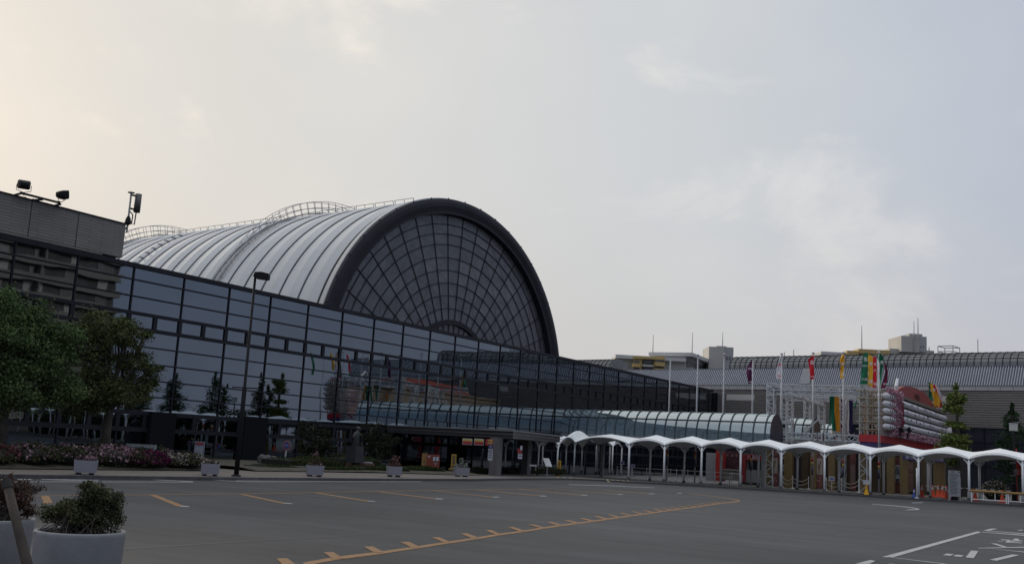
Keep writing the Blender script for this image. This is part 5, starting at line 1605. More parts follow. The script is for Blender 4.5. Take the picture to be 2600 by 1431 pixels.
# grey text board
P = PY(2423, 80.9); tb = thing('text_board', P, 'grey freestanding board with many lines of dark text near the kerb', 'board')
t = depth(P)
_, c, w_, h_, xd, fw = board(tb, 'panel', 2408.5, 1193.5, 2437.5, 1260, t, flat('board_grey', (.30, .31, .31)), .10)
for k in range(15):
    ln = rng.uniform(.25, .40); z = .36 - k * .052
    MB().obox(c - fw * .056 - xd * w_ * (.42 - ln), xd * 0 + xd * w_ * ln, fw * .004, UPV * h_ * .010).build('text_line', flat('board_text', (.08, .08, .09)), tb) if False else MB().obox(c - fw * .056 + xd * w_ * (-.42 + ln) + UPV * h_ * z, xd * w_ * ln, fw * .004, UPV * h_ * .009).build('text_line', flat('board_text', (.09, .09, .10)), tb)
text_mesh('ご案内', h_ * .06, 'board_heading', M_INK, c - fw * .06 - xd * w_ * .15 + UPV * h_ * .44, xd, UPV, tb)
MB().obox(c - fw * .056 + xd * w_ * .38 + UPV * h_ * .445, xd * w_ * .06, fw * .004, UPV * h_ * .02).build('heading_mark', M_INK, tb)
for s_ in (-.47, .47): MB().obox([c[0] + xd[0] * w_ * s_, c[1] + xd[1] * w_ * s_, (P[2] + c[2]) / 2], xd * .05, fw * .06, UPV * ((c[2] - P[2]) / 2 + h_ * .25)).build('board_leg', M_STEEL, tb)
MB().obox([c[0], c[1], P[2] + .14], xd * w_ * .24, fw * .12, UPV * .14).build('ballast_block', M_DARK, tb)
# tan handrail fence
M_TAN = mat('tan_rail', (.34, .20, .07), .6, 0, .1, 2)
def rail_panel(xa_, xb2, label, last=False):
    a, b = PY(xa_, 79.9), PY(xb2, 79.9 if xb2 < 2600 else 80)
    za = zat(a, np.interp(xa_, [2465, 2600], [1244.6, 1253])); zb_ = zat(b, np.interp(xb2, [2465, 2600, 2750], [1244.6, 1253, 1262.3]))
    f = thing('guard_rail', a, label, 'guard rail', 'tan topped guard rails')
    MB().tube([[a[0] - .12, a[1], za], [b[0] + .02, b[1], zb_]], .085, 8).build('tan_top_rail', M_TAN, f, True)
    MB().tube([[a[0], a[1], a[2] + .18], [b[0], b[1], b[2] + .18]], .035, 6).build('bottom_rail', M_WHITE, f)
    for u in (0, .34, .67, .985):
        q = a * (1 - u) + b * u; zz = za * (1 - u) + zb_ * u
        MB().tube([[q[0], q[1], q[2] - .02 if u in (0, .985) else q[2] + .18], [q[0], q[1], zz]], .045 if u in (0, .985) else .028, 6).build('rail_post', M_WHITE, f)
rail_panel(2466.5, 2556, 'white guard rail with tan top tube from the canopy post to the double post')
rail_panel(2559.5, 2652, 'white guard rail with tan top tube running off the right edge')
rail_panel(2655, 2750, 'white guard rail with tan top tube beyond the right edge of the picture')
# wheel ramps at the kerb
M_RAMP = bpy.data.materials.new('black_yellow_ramp'); M_RAMP.use_nodes = True
tn = M_RAMP.node_tree; wv = tn.nodes.new('ShaderNodeTexWave'); wv.bands_direction = 'DIAGONAL'; wv.inputs['Scale'].default_value = .9
cc2 = tn.nodes.new('ShaderNodeTexCoord'); tn.links.new(cc2.outputs['Object'], wv.inputs[0]); rr = tn.nodes.new('ShaderNodeValToRGB'); rr.color_ramp.interpolation = 'CONSTANT'
rr.color_ramp.elements[0].color = (.02, .02, .02, 1); rr.color_ramp.elements[1].color = (.28, .24, .12, 1); rr.color_ramp.elements[1].position = .55
tn.links.new(wv.outputs[1], rr.inputs[0]); tn.links.new(rr.outputs[0], tn.nodes['Principled BSDF'].inputs['Base Color'])
for (x0, y0), (x1, y1), lab in (((1411, 1212.6), (1466, 1215.8), 'black and yellow kerb ramp below the bright yellow stand sign'), ((1538, 1219.6), (1598, 1222.4), 'black and yellow kerb ramp before the canopy corner post')):
    a, b = G(x0, y0, .06), G(x1, y1, .06)
    d_ = (b - a) / np.linalg.norm(b - a); n_ = np.array([-d_[1], d_[0], 0])
    o = MB().prism([a - n_ * .3 - UPV * .06, a + n_ * .1 - UPV * .06, a + n_ * .1 + UPV * .10], b - a).build('kerb_ramp', M_RAMP)
    single(o, lab, 'kerb ramp', 'striped kerb ramps')
# red nobori banner, plaza lamp post, white planting
P = PY(2577, 87.5)
lp = thing('lamp_post', P, 'dark plaza lamp post with square pale lantern before the dark green tree', 'lamp post')
zt_ = zat(P, 1093); MB().tube([P, P + UPV * 1.4, P + UPV * 1.45, [P[0], P[1], zt_]], [.24, .22, .10, .09], 10).build('lamp_pole', M_BLACK, lp)
q = [P[0], P[1], (zat(P, 1075) + zt_) / 2]; MB().box(q, (.56, .56, zat(P, 1075) - zt_)).build('lantern', flat('frosted_lantern', (.30, .31, .30)), lp); MB().box([q[0], q[1], zat(P, 1074.5)], (.62, .62, .05)).build('lantern_cap', M_STEEL, lp)
nbn = thing('nobori_banner', PY(2586, 86.5), 'red upright banner with white lettering at the right edge', 'banner')
_, c, w_, h_, xd, fw = board(nbn, 'cloth', 2581, 1167, 2595, 1206, depth(PY(2586, 86.5)), M_RED, .02)
text_mesh('食博', .5, 'lettering', M_SIGNWH, c - fw * .03 - UPV * h_ * .3, xd, UPV, nbn)
P = PY(2582.5, 86.6); MB().tube([P, [P[0], P[1], zat(P, 1138)]], .03, 6).build('banner_pole', M_RED, nbn)
for y in (1174, 1207): MB().box([P[0] - .25, P[1], zat(P, y)], (.4, .05, .07)).build('clamp', M_SIGNWH, nbn)

# ================================================================ vegetation
LEAF_D = leaf_mat('camphor_leaves', (.038, .064, .028), (.125, .180, .070), .35)
LEAF_O = leaf_mat('olive_leaves', (.038, .052, .022), (.115, .135, .055), .35)
LEAF_G = leaf_mat('ginkgo_leaves', (.030, .055, .012), (.150, .185, .055), .5)
LEAF_C = leaf_mat('conifer_leaves', (.008, .020, .012), (.035, .065, .030), .5)
M_BARK = mat('bark', (.050, .042, .034), .9, 0, .3, 4, bump=.4)


def tree(name, base, h, crowns, label, leafm, trunk_r, n_leaf, lsize, clumps=30, limbs=True, spread=.19, lean=(0, 0), group=None):
    base = np.asarray(base, float)
    T = thing(name, base, label, 'tree', group)
    m = MB()
    topc = crowns[0][0]
    mid = base + np.array([lean[0], lean[1], h * .35])
    m.tube([base - UPV * .2, base + (mid - base) * .5 + np.array([.03, -.04, 0]), mid], [trunk_r * 1.25, trunk_r, trunk_r * .82], 9)
    for c, r in crowns:
        c = np.asarray(c, float)
        a = mid; q = a + (c - a) * .55 + rng.normal(0, .12, 3) * np.linalg.norm(c - a) * .3
        m.tube([a, q, c + np.array([0, 0, r[2] * .3])], [trunk_r * .62, trunk_r * .36, trunk_r * .10], 7)
        for k in range(3):
            e = c + rng.normal(0, .45, 3) * np.asarray(r); m.tube([q, (q + e) / 2 + rng.normal(0, .1, 3), e], [trunk_r * .26, trunk_r * .16, trunk_r * .05], 5)
    m.build('trunk', M_BARK, T, True)
    tot = sum(r[0] * r[1] * r[2] for _, r in crowns) ** 1.0
    pts = []
    for c, r in crowns:
        k = int(n_leaf * (r[0] * r[1] * r[2]) ** .75 / sum((q[0] * q[1] * q[2]) ** .75 for _, q in crowns))
        pts.append(clump_points(c, r, k, clumps, spread))
    quads_mesh(leaf_quads(np.concatenate(pts), lsize), 'crown', leafm, T)
    return T


XTn = -39.0
def TX_(x, y, X=XTn): return onX(x, y, X)
def cr(x, y, rx, ry, X=XTn, dx=0):
    """crown lump centred on a pixel at the plane X, radii given in pixels"""
    p = onX(x, y, X); t = depth(p); p[0] += dx
    return (p, (rx * t / F_PX * 1.0, rx * t / F_PX * 1.25, ry * t / F_PX))


b1 = onX(-8, 1168, -38.2); b1[2] = zg(b1[0], b1[1]) + .2
tree('camphor_tree', b1, 8.0, [cr(30, 800, 70, 55, -38.2), cr(100, 858, 75, 60, -38.2), cr(-60, 840, 85, 80, -38.2), cr(20, 900, 95, 75, -38.2), cr(150, 905, 48, 55, -38.2), cr(60, 985, 95, 55, -38.2), cr(-70, 970, 90, 70, -38.2), cr(150, 990, 50, 42, -38.2)],
     'dense green broadleaf tree at the left edge before the tiled hall', LEAF_D, .24, 60000, .115, 60)
b2 = onX(262, 1166, -39.4); b2[2] = zg(b2[0], b2[1]) + .2
tree('camphor_tree', b2, 7.0, [cr(262, 830, 62, 42, -39.4), cr(218, 868, 46, 42, -39.4), cr(320, 845, 50, 35, -39.4), cr(345, 925, 48, 32, -39.4), cr(378, 968, 26, 22, -39.4), cr(392, 935, 16, 12, -39.4), cr(365, 850, 22, 12, -39.4), cr(240, 985, 72, 48, -39.4), cr(320, 995, 52, 38, -39.4), cr(200, 1010, 45, 40, -39.4), cr(262, 905, 30, 20, -39.4)],
     'olive green broadleaf tree with open branches left of the lamp post', LEAF_O, .22, 38000, .110, 44)
# ginkgo in tiers
P = PY(2433, 90.2)
gk = thing('ginkgo_tree', P, 'slim ginkgo with light green tufts in tiers right of the lantern display', 'tree')
zt_ = zat(P, 985); x_off = lambda y: np.interp(y, [985, 1240], [-6, 0])
m = MB(); m.tube([P - UPV * .2, [P[0] + .02, P[1], zat(P, 1130)], [onY(2430, 1050, 90.2)[0], P[1], zat(P, 1050)], [onY(2427, 985, 90.2)[0], P[1], zt_ - .2]], [.26, .20, .12, .03], 9)
pts = []
for x, y, rx, ry, n_ in ((2427, 992, 6, 12, 260), (2424, 1012, 17, 14, 520), (2438, 1010, 12, 9, 300), (2424, 1036, 24, 12, 700), (2438, 1040, 10, 9, 220), (2420, 1075, 14, 6, 240), (2425, 1080, 20, 9, 420), (2440, 1080, 9, 6, 160), (2425, 1122, 32, 17, 1400), (2445, 1122, 18, 16, 700), (2412, 1130, 18, 12, 500), (2428, 1145, 30, 10, 700), (2422, 1172, 14, 10, 200)):
    c = onY(x, y, 90.2); t = depth(c); k = t / F_PX
    pts.append(clump_points(c, (rx * k, rx * k, ry * k), n_, 12, .3)); m.tube([[onY(2431, y + 4, 90.2)[0], P[1], c[2] - ry * k * .7], c + rng.normal(0, .15, 3)], [.05, .015], 5)
m.build('trunk', M_BARK, gk, True); quads_mesh(leaf_quads(np.concatenate(pts), .24), 'crown', LEAF_G, gk)


def conifer(P, h, w, label, seed, group=None, n=3600, name='evergreen_tree'):
    T = thing(name, P, label, 'tree', group)
    P = np.asarray(P, float)
    m = MB(); m.tube([P - UPV * .2, P + UPV * h * .5, P + UPV * h * .97], [.17, .11, .02], 8); pts = []
    tiers = 11
    for k in range(tiers):
        u = k / (tiers - 1); z = h * (.20 + .76 * u); rad = w * (1 - u) ** .7 * .5 * rng.uniform(.65, 1.2) + .12
        for j in range(4):
            a = rng.uniform(0, 6.28); c = P + np.array([math.cos(a) * rad * .6, math.sin(a) * rad * .6, z + rng.normal(0, .1)])
            pts.append(clump_points(c, (rad * .62, rad * .62, h * .05), int(n / tiers / 4 * (.5 + rad / w)), 7, .3)); m.tube([P + UPV * (z - .12), c], [.045, .015], 5)
    m.build('trunk', M_BARK, T, True); quads_mesh(leaf_quads(np.concatenate(pts), .22), 'crown', LEAF_C, T)
    return T


P = PY(2574, 92.5); conifer(P, zat(P, 1024) - P[2], 3.6, 'dark green upright tree behind the pale square lantern', 1, None, 5200)
TG = 'evergreens beyond the right edge, seen in the glass'
for x, y, h, w_ in ((-2.2, 96.5, 9.2, 3.2), (1.0, 93.5, 7.6, 3.6), (4.6, 95, 9.0, 4.0), (8.2, 92.0, 7.4, 4.0), (11.2, 94.5, 8.8, 4.2), (14.5, 92, 7.4, 4.2), (18.2, 93.5, 8.8, 4.4), (22.0, 91.0, 7.8, 4.2), (26, 92, 8.4, 4.4), (30.5, 91, 7.6, 4.4), (36, 93, 8.6, 5)):
    conifer((x, y, zg(x, y) + .1), h, w_, 'dark evergreen beyond the right edge, mirrored in the glass front', 2, TG, 5200)


hg = thing('tall_hedge', (20, 98, -.5), 'tall dark hedge beyond the right edge, mirrored low in the glass front', 'hedge')
P_ = np.stack([rng.uniform(-1.5, 46, 15000), 98 + rng.normal(0, .5, 15000), rng.random(15000) ** .7 * 4.6 - .4], 1); P_[:, 2] *= 1 + .18 * np.sin(P_[:, 0] * .9) + .08 * np.sin(P_[:, 0] * 2.7)
quads_mesh(leaf_quads(P_, .34), 'foliage', LEAF_C, hg)
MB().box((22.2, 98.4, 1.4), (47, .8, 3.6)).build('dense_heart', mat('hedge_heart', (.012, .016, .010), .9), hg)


def bush(base, size, label, leafm, n, lsize, flower=None, nf=0, fsize=.1, name='azalea_bush', cat='bush', group=None, clumps=40):
    T = thing(name, base, label, cat, group)
    base = np.asarray(base, float); size = np.asarray(size, float)
    c = base + UPV * size[2] * .45
    P_ = clump_points(c, (size[0] / 2, size[1] / 2, size[2] * .55), n, clumps, .17, .6)
    P_ = P_[P_[:, 2] > base[2] - .02]
    quads_mesh(leaf_quads(P_, lsize), 'foliage', leafm, T)
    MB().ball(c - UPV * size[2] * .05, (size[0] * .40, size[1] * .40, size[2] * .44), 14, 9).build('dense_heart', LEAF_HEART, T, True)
    if flower:
        d = rng.normal(size=(nf * 2, 3)); d /= np.linalg.norm(d, axis=1, keepdims=True)
        d = d[(d[:, 2] > -.35) & (rng.random(len(d)) < .45 + .55 * (d[:, 2] > .1))][:nf]
        F_ = c + d * np.array([size[0] / 2, size[1] / 2, size[2] * .55]) * rng.uniform(.92, 1.08, (len(d), 1))
        quads_mesh(leaf_quads(F_, fsize, .8, .9), 'blossom', flower, T)
    return T


LEAF_HEART = mat('painted_foliage_shade', (.012, .015, .009), .9)  # near-black core colour stands for the shade inside the foliage
LEAF_AZ = leaf_mat('azalea_leaves', (.020, .025, .013), (.072, .075, .038), .8)
PET_P = leaf_mat('pale_pink_petals', (.15, .075, .10), (.30, .20, .235), 1.2)
PET_R = leaf_mat('rosy_petals', (.085, .020, .028), (.19, .068, .09), 1.2)
PET_M = leaf_mat('magenta_petals', (.055, .008, .033), (.14, .025, .085), 1.2)
PET_W = leaf_mat('cream_petals', (.18, .145, .14), (.33, .28, .26), 1.2)
AG = 'azalea bushes along the pavement'
def bush_px(x0, x1, ytop, ybot, X, label, leafm, n, lsize, flower, nf, fsize=.10, dpt=1.6, **kw):
    xm = (x0 + x1) / 2
    b = onX(xm, ybot, X); b[2] = zg(b[0], b[1]) + .2
    w_ = abs(onX(x1, ybot, X)[1] - onX(x0, ybot, X)[1]); h_ = zat(b, ytop) - b[2]
    return bush(b, (dpt, w_, h_), label, leafm, n, lsize, flower, nf, fsize, **kw)
bush_px(-150, 40, 1122, 1194, -36.6, 'wide azalea with rosy and pale blooms at the left edge', LEAF_AZ, 4200, .10, PET_R, 420, .11, 2.2, group=AG)
bush_px(15, 125, 1124, 1194, -36.5, 'brownish green azalea with scattered pale blooms, left of the first box planter', LEAF_AZ, 3600, .10, PET_P, 260, .11, 2.0, group=AG)
bush_px(100, 225, 1126, 1195, -36.5, 'tall green azalea with few pale blooms behind the first box planter', LEAF_AZ, 3800, .10, PET_P, 190, .11, 2.0, group=AG)
bush_px(205, 345, 1128, 1197, -36.3, 'azalea thick with lilac pink blooms right of the first box planter', LEAF_AZ, 3800, .10, PET_P, 900, .11, 2.0, group=AG)
bush_px(318, 418, 1143, 1197, -36.0, 'deep magenta azalea below the framed display board', LEAF_AZ, 3000, .10, PET_M, 1300, .10, 1.7, group=AG)
bush_px(398, 432, 1140, 1190, -37.0, 'small pale pink azalea right of the framed display board', LEAF_AZ, 1300, .10, PET_P, 260, .11, 1.2, group=AG)
bush_px(408, 512, 1150, 1198, -36.0, 'rounded azalea with cream blooms at the right end of the row', LEAF_AZ, 2800, .10, PET_W, 520, .11, 1.6, group=AG)
# clipped hedges of the garden
LEAF_H = leaf_mat('clipped_hedge_leaves', (.012, .022, .008), (.050, .066, .022), .6)
def hedge_px(x0, x1, y0, y1, X, d, label, n):
    a, b = onX(x0, y1, X), onX(x1, y1, X); g = zg(X, a[1]) + .15
    h = zat([X, (a[1] + b[1]) / 2, 0], y0) - g
    T = thing('clipped_hedge', (X, (a[1] + b[1]) / 2, g), label, 'hedge', 'clipped hedges of the garden')
    L_ = b[1] - a[1]; P_ = np.stack([X + (rng.random(n) - .5) * d, a[1] + rng.random(n) * L_, np.full(n, 0.)], 1)
    v = (P_[:, 0] - X) / (d / 2); prof = h * (1 - .35 * v ** 4) * (1 + .10 * np.sin(P_[:, 1] * 1.7) + .05 * np.sin(P_[:, 1] * 5.1)) * np.clip(np.minimum(P_[:, 1] - a[1], b[1] - P_[:, 1]) * 1.6, .25, 1)
    P_[:, 2] = g + prof * (1 - .5 * rng.random(n) ** 3)
    k = rng.random(n) < .4
    P_[k, 0] = X + d / 2 * rng.uniform(.85, 1.05, k.sum()); P_[k, 2] = g + rng.random(k.sum()) * prof[k] * .9
    quads_mesh(leaf_quads(P_, .085), 'foliage', LEAF_H, T)
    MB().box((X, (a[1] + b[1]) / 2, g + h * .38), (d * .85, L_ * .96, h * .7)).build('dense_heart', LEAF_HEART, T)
hedge_px(775, 905, 1184, 1200, -36.4, 1.3, 'low clipped hedge behind the third box planter', 4200)
hedge_px(895, 1015, 1182, 1200, -36.6, 1.4, 'low clipped hedge between the third and fourth box planters', 4200)
hedge_px(1005, 1112, 1183, 1199, -37.2, 1.4, 'low clipped hedge under the orange red post box', 3800)
hedge_px(690, 838, 1160, 1192, -39.5, 2.2, 'taller clipped hedge left of the statue', 4200)
hedge_px(834, 946, 1155, 1184, -40.5, 1.8, 'taller clipped hedge behind the statue', 3800)
hedge_px(640, 735, 1178, 1196, -37.2, 1.6, 'dark low hedge around the no parking sign', 3000)
hedge_px(1270, 1420, 1183, 1199, -43.0, 1.8, 'clipped hedge seen between the white canopy posts', 3600)
hedge_px(1190, 1250, 1186, 1203, -40.5, 1.5, 'short clipped hedge behind the last box planter', 2200)
# cloud pruned pines
LEAF_N = leaf_mat('pine_needles', (.010, .014, .010), (.036, .044, .026), .6)
def niwaki(base_px, X, pads, label):
    b = onX(*base_px, X); b[2] = zg(b[0], b[1]) + .15
    T = thing('cloud_pine', b, label, 'tree', 'cloud pruned pines of the garden')
    m = MB(); t_ = onX(pads[0][0], pads[0][1], X)
    m.tube([b - UPV * .1, b + (t_ - b) * .4 + np.array([0, .25, 0]), b + (t_ - b) * .75 - np.array([0, .2, 0]), t_], [.17, .13, .09, .05], 8); pts = []
    for x, y, rx, ry in pads:
        c = onX(x, y, X); k = depth(c) / F_PX; c[0] += rng.normal(0, .3)
        pts.append(clump_points(c, (rx * k * .9, rx * k * 1.15, ry * k), int(26 * rx), 14, .26)); m.tube([b + (t_ - b) * np.clip((c[2] - b[2]) / (t_[2] - b[2]) - .1, .1, 1), c], [.06, .02], 5)
    m.build('trunk', M_BARK, T, True); quads_mesh(leaf_quads(np.concatenate(pts), .15, .6, .35), 'needle_pads', LEAF_N, T)
niwaki((955, 1180), -42, ((942, 1084, 28, 13), (930, 1108, 22, 9), (965, 1104, 30, 11), (950, 1124, 40, 10), (985, 1118, 18, 9), (925, 1135, 22, 9), (965, 1146, 34, 10), (985, 1135, 14, 8), (940, 1160, 30, 9)), 'cloud pruned pine right of the statue before the glass')
niwaki((795, 1175), -42, ((797, 1080, 27, 12), (780, 1100, 26, 9), (812, 1098, 24, 9), (800, 1116, 36, 10), (775, 1132, 22, 8), (818, 1136, 24, 9), (795, 1150, 32, 9)), 'cloud pruned pine left of the statue before the glass')

# ================================================================ statue, sign, garden pieces
P = onX(912, 1184, -38.4); P[2] = zg(P[0], P[1]) + .2
st = thing('statue', P, 'weathered bronze statue of a robed figure on a tall stone pedestal', 'statue')
t = depth(P); k = t / F_PX
zc = lambda y: zat(P, y)
cyv = onX(912, 1150, P[0])[1]
def sv(x, y): q = onX(x, y, P[0]); return np.array([P[0], q[1], zat([P[0], q[1], 0], y)])
MB().box((P[0], sv(915, 1178)[1], (zc(1173.5) + P[2]) / 2), (1.5, 33 * k * 1.1, zc(1173.5) - P[2])).build('brick_plinth', brick_mat('plinth_brick', (.13, .07, .055), (.10, .055, .045), (.08, .07, .06), 5.0, axes='yz'), st)
a, b = sv(900, 1173), sv(903, 1130)
m = MB(); cpx = [(889.5, 1173), (912.5, 1173), (911.5, 1132), (890.5, 1130.5)]
m.prism([sv(x, y) + np.array([.35, 0, 0]) for x, y in cpx], [-.7, 0, 0]); m.build('stone_pedestal', mat('slate_pedestal', (.03, .031, .038), .7, 0, .25, 2), st)
MB().box(sv(921, 1173) + np.array([.4, 0, .02]), (.4, .35, .05)).build('name_plate', M_SIGNWH, st)
M_BRZ = mat('weathered_bronze', (.018, .022, .026), .55, .2, .35, 3)
m = MB()
robe = [(1131, 901, 9.5), (1122, 902, 10.5), (1112, 903, 10), (1104, 904.5, 9.5), (1098, 906, 8), (1094, 908, 5), (1091, 910, 4)]
rows = []
for y, x, r in robe:
    c = sv(x, y); ring = [c + np.array([math.cos(q) * r * k * .8, math.sin(q) * r * k * (1 + .10 * math.sin(q * 5 + y)), 0]) for q in np.linspace(0, 2 * math.pi, 25)]
    rows.append(ring)
m.grid(rows); m.build('robed_body', M_BRZ, st, True)
m = MB(); m.ball(sv(911, 1089.5), (.13, .12, .16), 12, 9); m.ball(sv(910, 1088) - np.array([.05, 0, 0]), (.14, .13, .12), 10, 7); m.tube([sv(909, 1099), sv(911, 1090)], .07, 8); m.build('head', M_BRZ, st, True)
m = MB(); m.tube([sv(908, 1100), sv(915, 1104), sv(918, 1112), sv(919, 1122)], [.10, .09, .07, .05], 8); m.tube([sv(903, 1100), sv(897, 1108), sv(895, 1118)], [.10, .08, .05], 8); m.tube([sv(919, 1114), sv(918.5, 1132), sv(916, 1141)], [.03, .07, .02], 6); m.build('arms_and_sleeve', M_BRZ, st, True)
# no parking sign
P = G(721, 1184, .14)
ns = thing('no_parking_sign', P, 'round blue and red no parking sign on a thin leaning white pole', 'road sign')
c = Pt(729, 1130, depth(P)); k = depth(P) / F_PX
MB().tube([P, Pt(727, 1139, depth(P)), Pt(729.5, 1122, depth(P))], .045, 8).build('sign_pole', M_WHITE, ns, True)
def disc(r, off, name, m_):
    pts = [c - CAMF * off + CAMR * r * math.cos(2 * math.pi * i / 28) + UPV * r * 1.22 * math.sin(2 * math.pi * i / 28) for i in range(28)]
    MB().prism(pts, -CAMF * .008).build(name, m_, ns)
disc(9.9 * k, .06, 'white_rim', M_SIGNWH); disc(9.3 * k, .07, 'red_ring', flat('sign_ring_red', (.20, .02, .03))); disc(6.6 * k, .08, 'blue_face', flat('sign_blue', (.03, .05, .22)))
text_mesh('駐停車', 4.0 * k, 'lettering', M_SIGNWH, c - CAMF * .1, CAMR, UPV, ns)
# framed display board, notice on the glass, rock
db = thing('display_board', onX(357, 1172, -39.2), 'pale framed display board with blue line and red brown panel behind the magenta azalea', 'display board')
a = onX(357, 1142, -39.2); t = depth(a)
_, c, w_, h_, xd, fw = board(db, 'frame', 319, 1127, 395.5, 1160, t, flat('board_frame', (.28, .30, .31)), .12, np.array([CAMR[0], CAMR[1], 0]))
MB().obox(c - fw * .07 - UPV * h_ * .14, xd * w_ * .43, fw * .01, UPV * h_ * .34).build('red_panel', flat('board_red_brown', (.13, .045, .035)), db); MB().obox(c - fw * .075 + UPV * h_ * .24, xd * w_ * .45, fw * .01, UPV * h_ * .018).build('blue_line', M_INKBLUE, db)
text_mesh('P1', h_ * .16, 'lettering', M_INKBLUE, c - fw * .09 - xd * w_ * .43 + UPV * h_ * .36, xd, UPV, db)
for s_ in (-.46, .46): MB().obox(c + xd * w_ * s_ - UPV * h_ * .7, xd * .05, fw * .05, UPV * h_ * .3).build('board_leg', M_STEEL, db)
gn = thing('door_poster', onX(505, 1172, XF + .3), 'tall pale poster stand with red heading before the ground floor glass', 'poster')
t = depth(onX(505, 1150, XF + .4))
_, c, w_, h_, xd, fw = board(gn, 'panel', 492.5, 1120, 518, 1173, t, flat('poster_blue_grey', (.20, .23, .30)), .05)
MB().obox(c - fw * .04 + UPV * h_ * .40, xd * w_ * .42, fw * .008, UPV * h_ * .05).build('red_heading', M_SIGNRED, gn)
for k_ in range(5): MB().obox(c - fw * .04 + xd * w_ * (-.3 + k_ * .15), xd * w_ * .03, fw * .008, UPV * h_ * .25).build('text_column', M_SIGNWH, gn)
P = onX(683, 1180, -41); P[2] = zg(P[0], P[1]) + .15
rk = MB()
for dx, dy, s_ in ((0, -.35, .6), (.1, .42, .5)):
    rk.ball(P + np.array([dx, dy, .2]), (s_ * .6, s_ * .72, s_ * .75), 9, 7)
rk.v = [tuple(np.asarray(v) + .09 * np.array([math.sin(v[1] * 9 + v[2] * 5), math.sin(v[0] * 8 + v[2] * 7), math.sin(v[1] * 7 + v[0] * 6)])) for v in rk.v]
ro = rk.build('garden_rock', mat('grey_rock', (.085, .085, .085), .9, 0, .4, 3, bump=.5), None, True)
single(ro, 'pair of pale garden rocks standing left of the no parking sign', 'rock')
# lamp post on the left pavement
P = G(599.5, 1208.5, .12)
lpo = thing('street_lamp', P, 'tall dark street lamp with one box head rising before the glass hall', 'street lamp')
zt_, zm = zat(P, 703), zat(P, 984)
MB().tube([P, [P[0], P[1], zm], [P[0], P[1], zm + .05], [P[0], P[1], zt_]], [.105, .095, .065, .055], 12).build('lamp_pole', M_BLACK, lpo, True)
MB().lathe(P, [(.2, 0), (.2, .05), (.12, .08)], 12).build('base_flange', M_BLACK, lpo)
a, b = Pt(645, 704, depth(P)), Pt(684, 712, depth(P)); P_top = np.array([P[0], P[1], zt_])
hd = CAMR; L_ = 41 * depth(P) / F_PX
m = MB()
q0 = P_top - hd * .06
pr = [(0, -.09), (.06, .10), (L_ * .5, .12), (L_ * .96, .06), (L_, -.03), (L_ * .97, -.20), (L_ * .5, -.19), (.1, -.16)]
m.prism([q0 + hd * x - CAMF * .16 + UPV * (z + .10) for x, z in pr], CAMF * .32); m.build('lamp_head', M_BLACK, lpo)
q = [P[0], P[1], zm]; m = MB(); m.bar(np.array(q) - hd * .52 - CAMF * .0, np.array(q) + hd * .52, .05); m.build('cross_bar', M_BLACK, lpo)

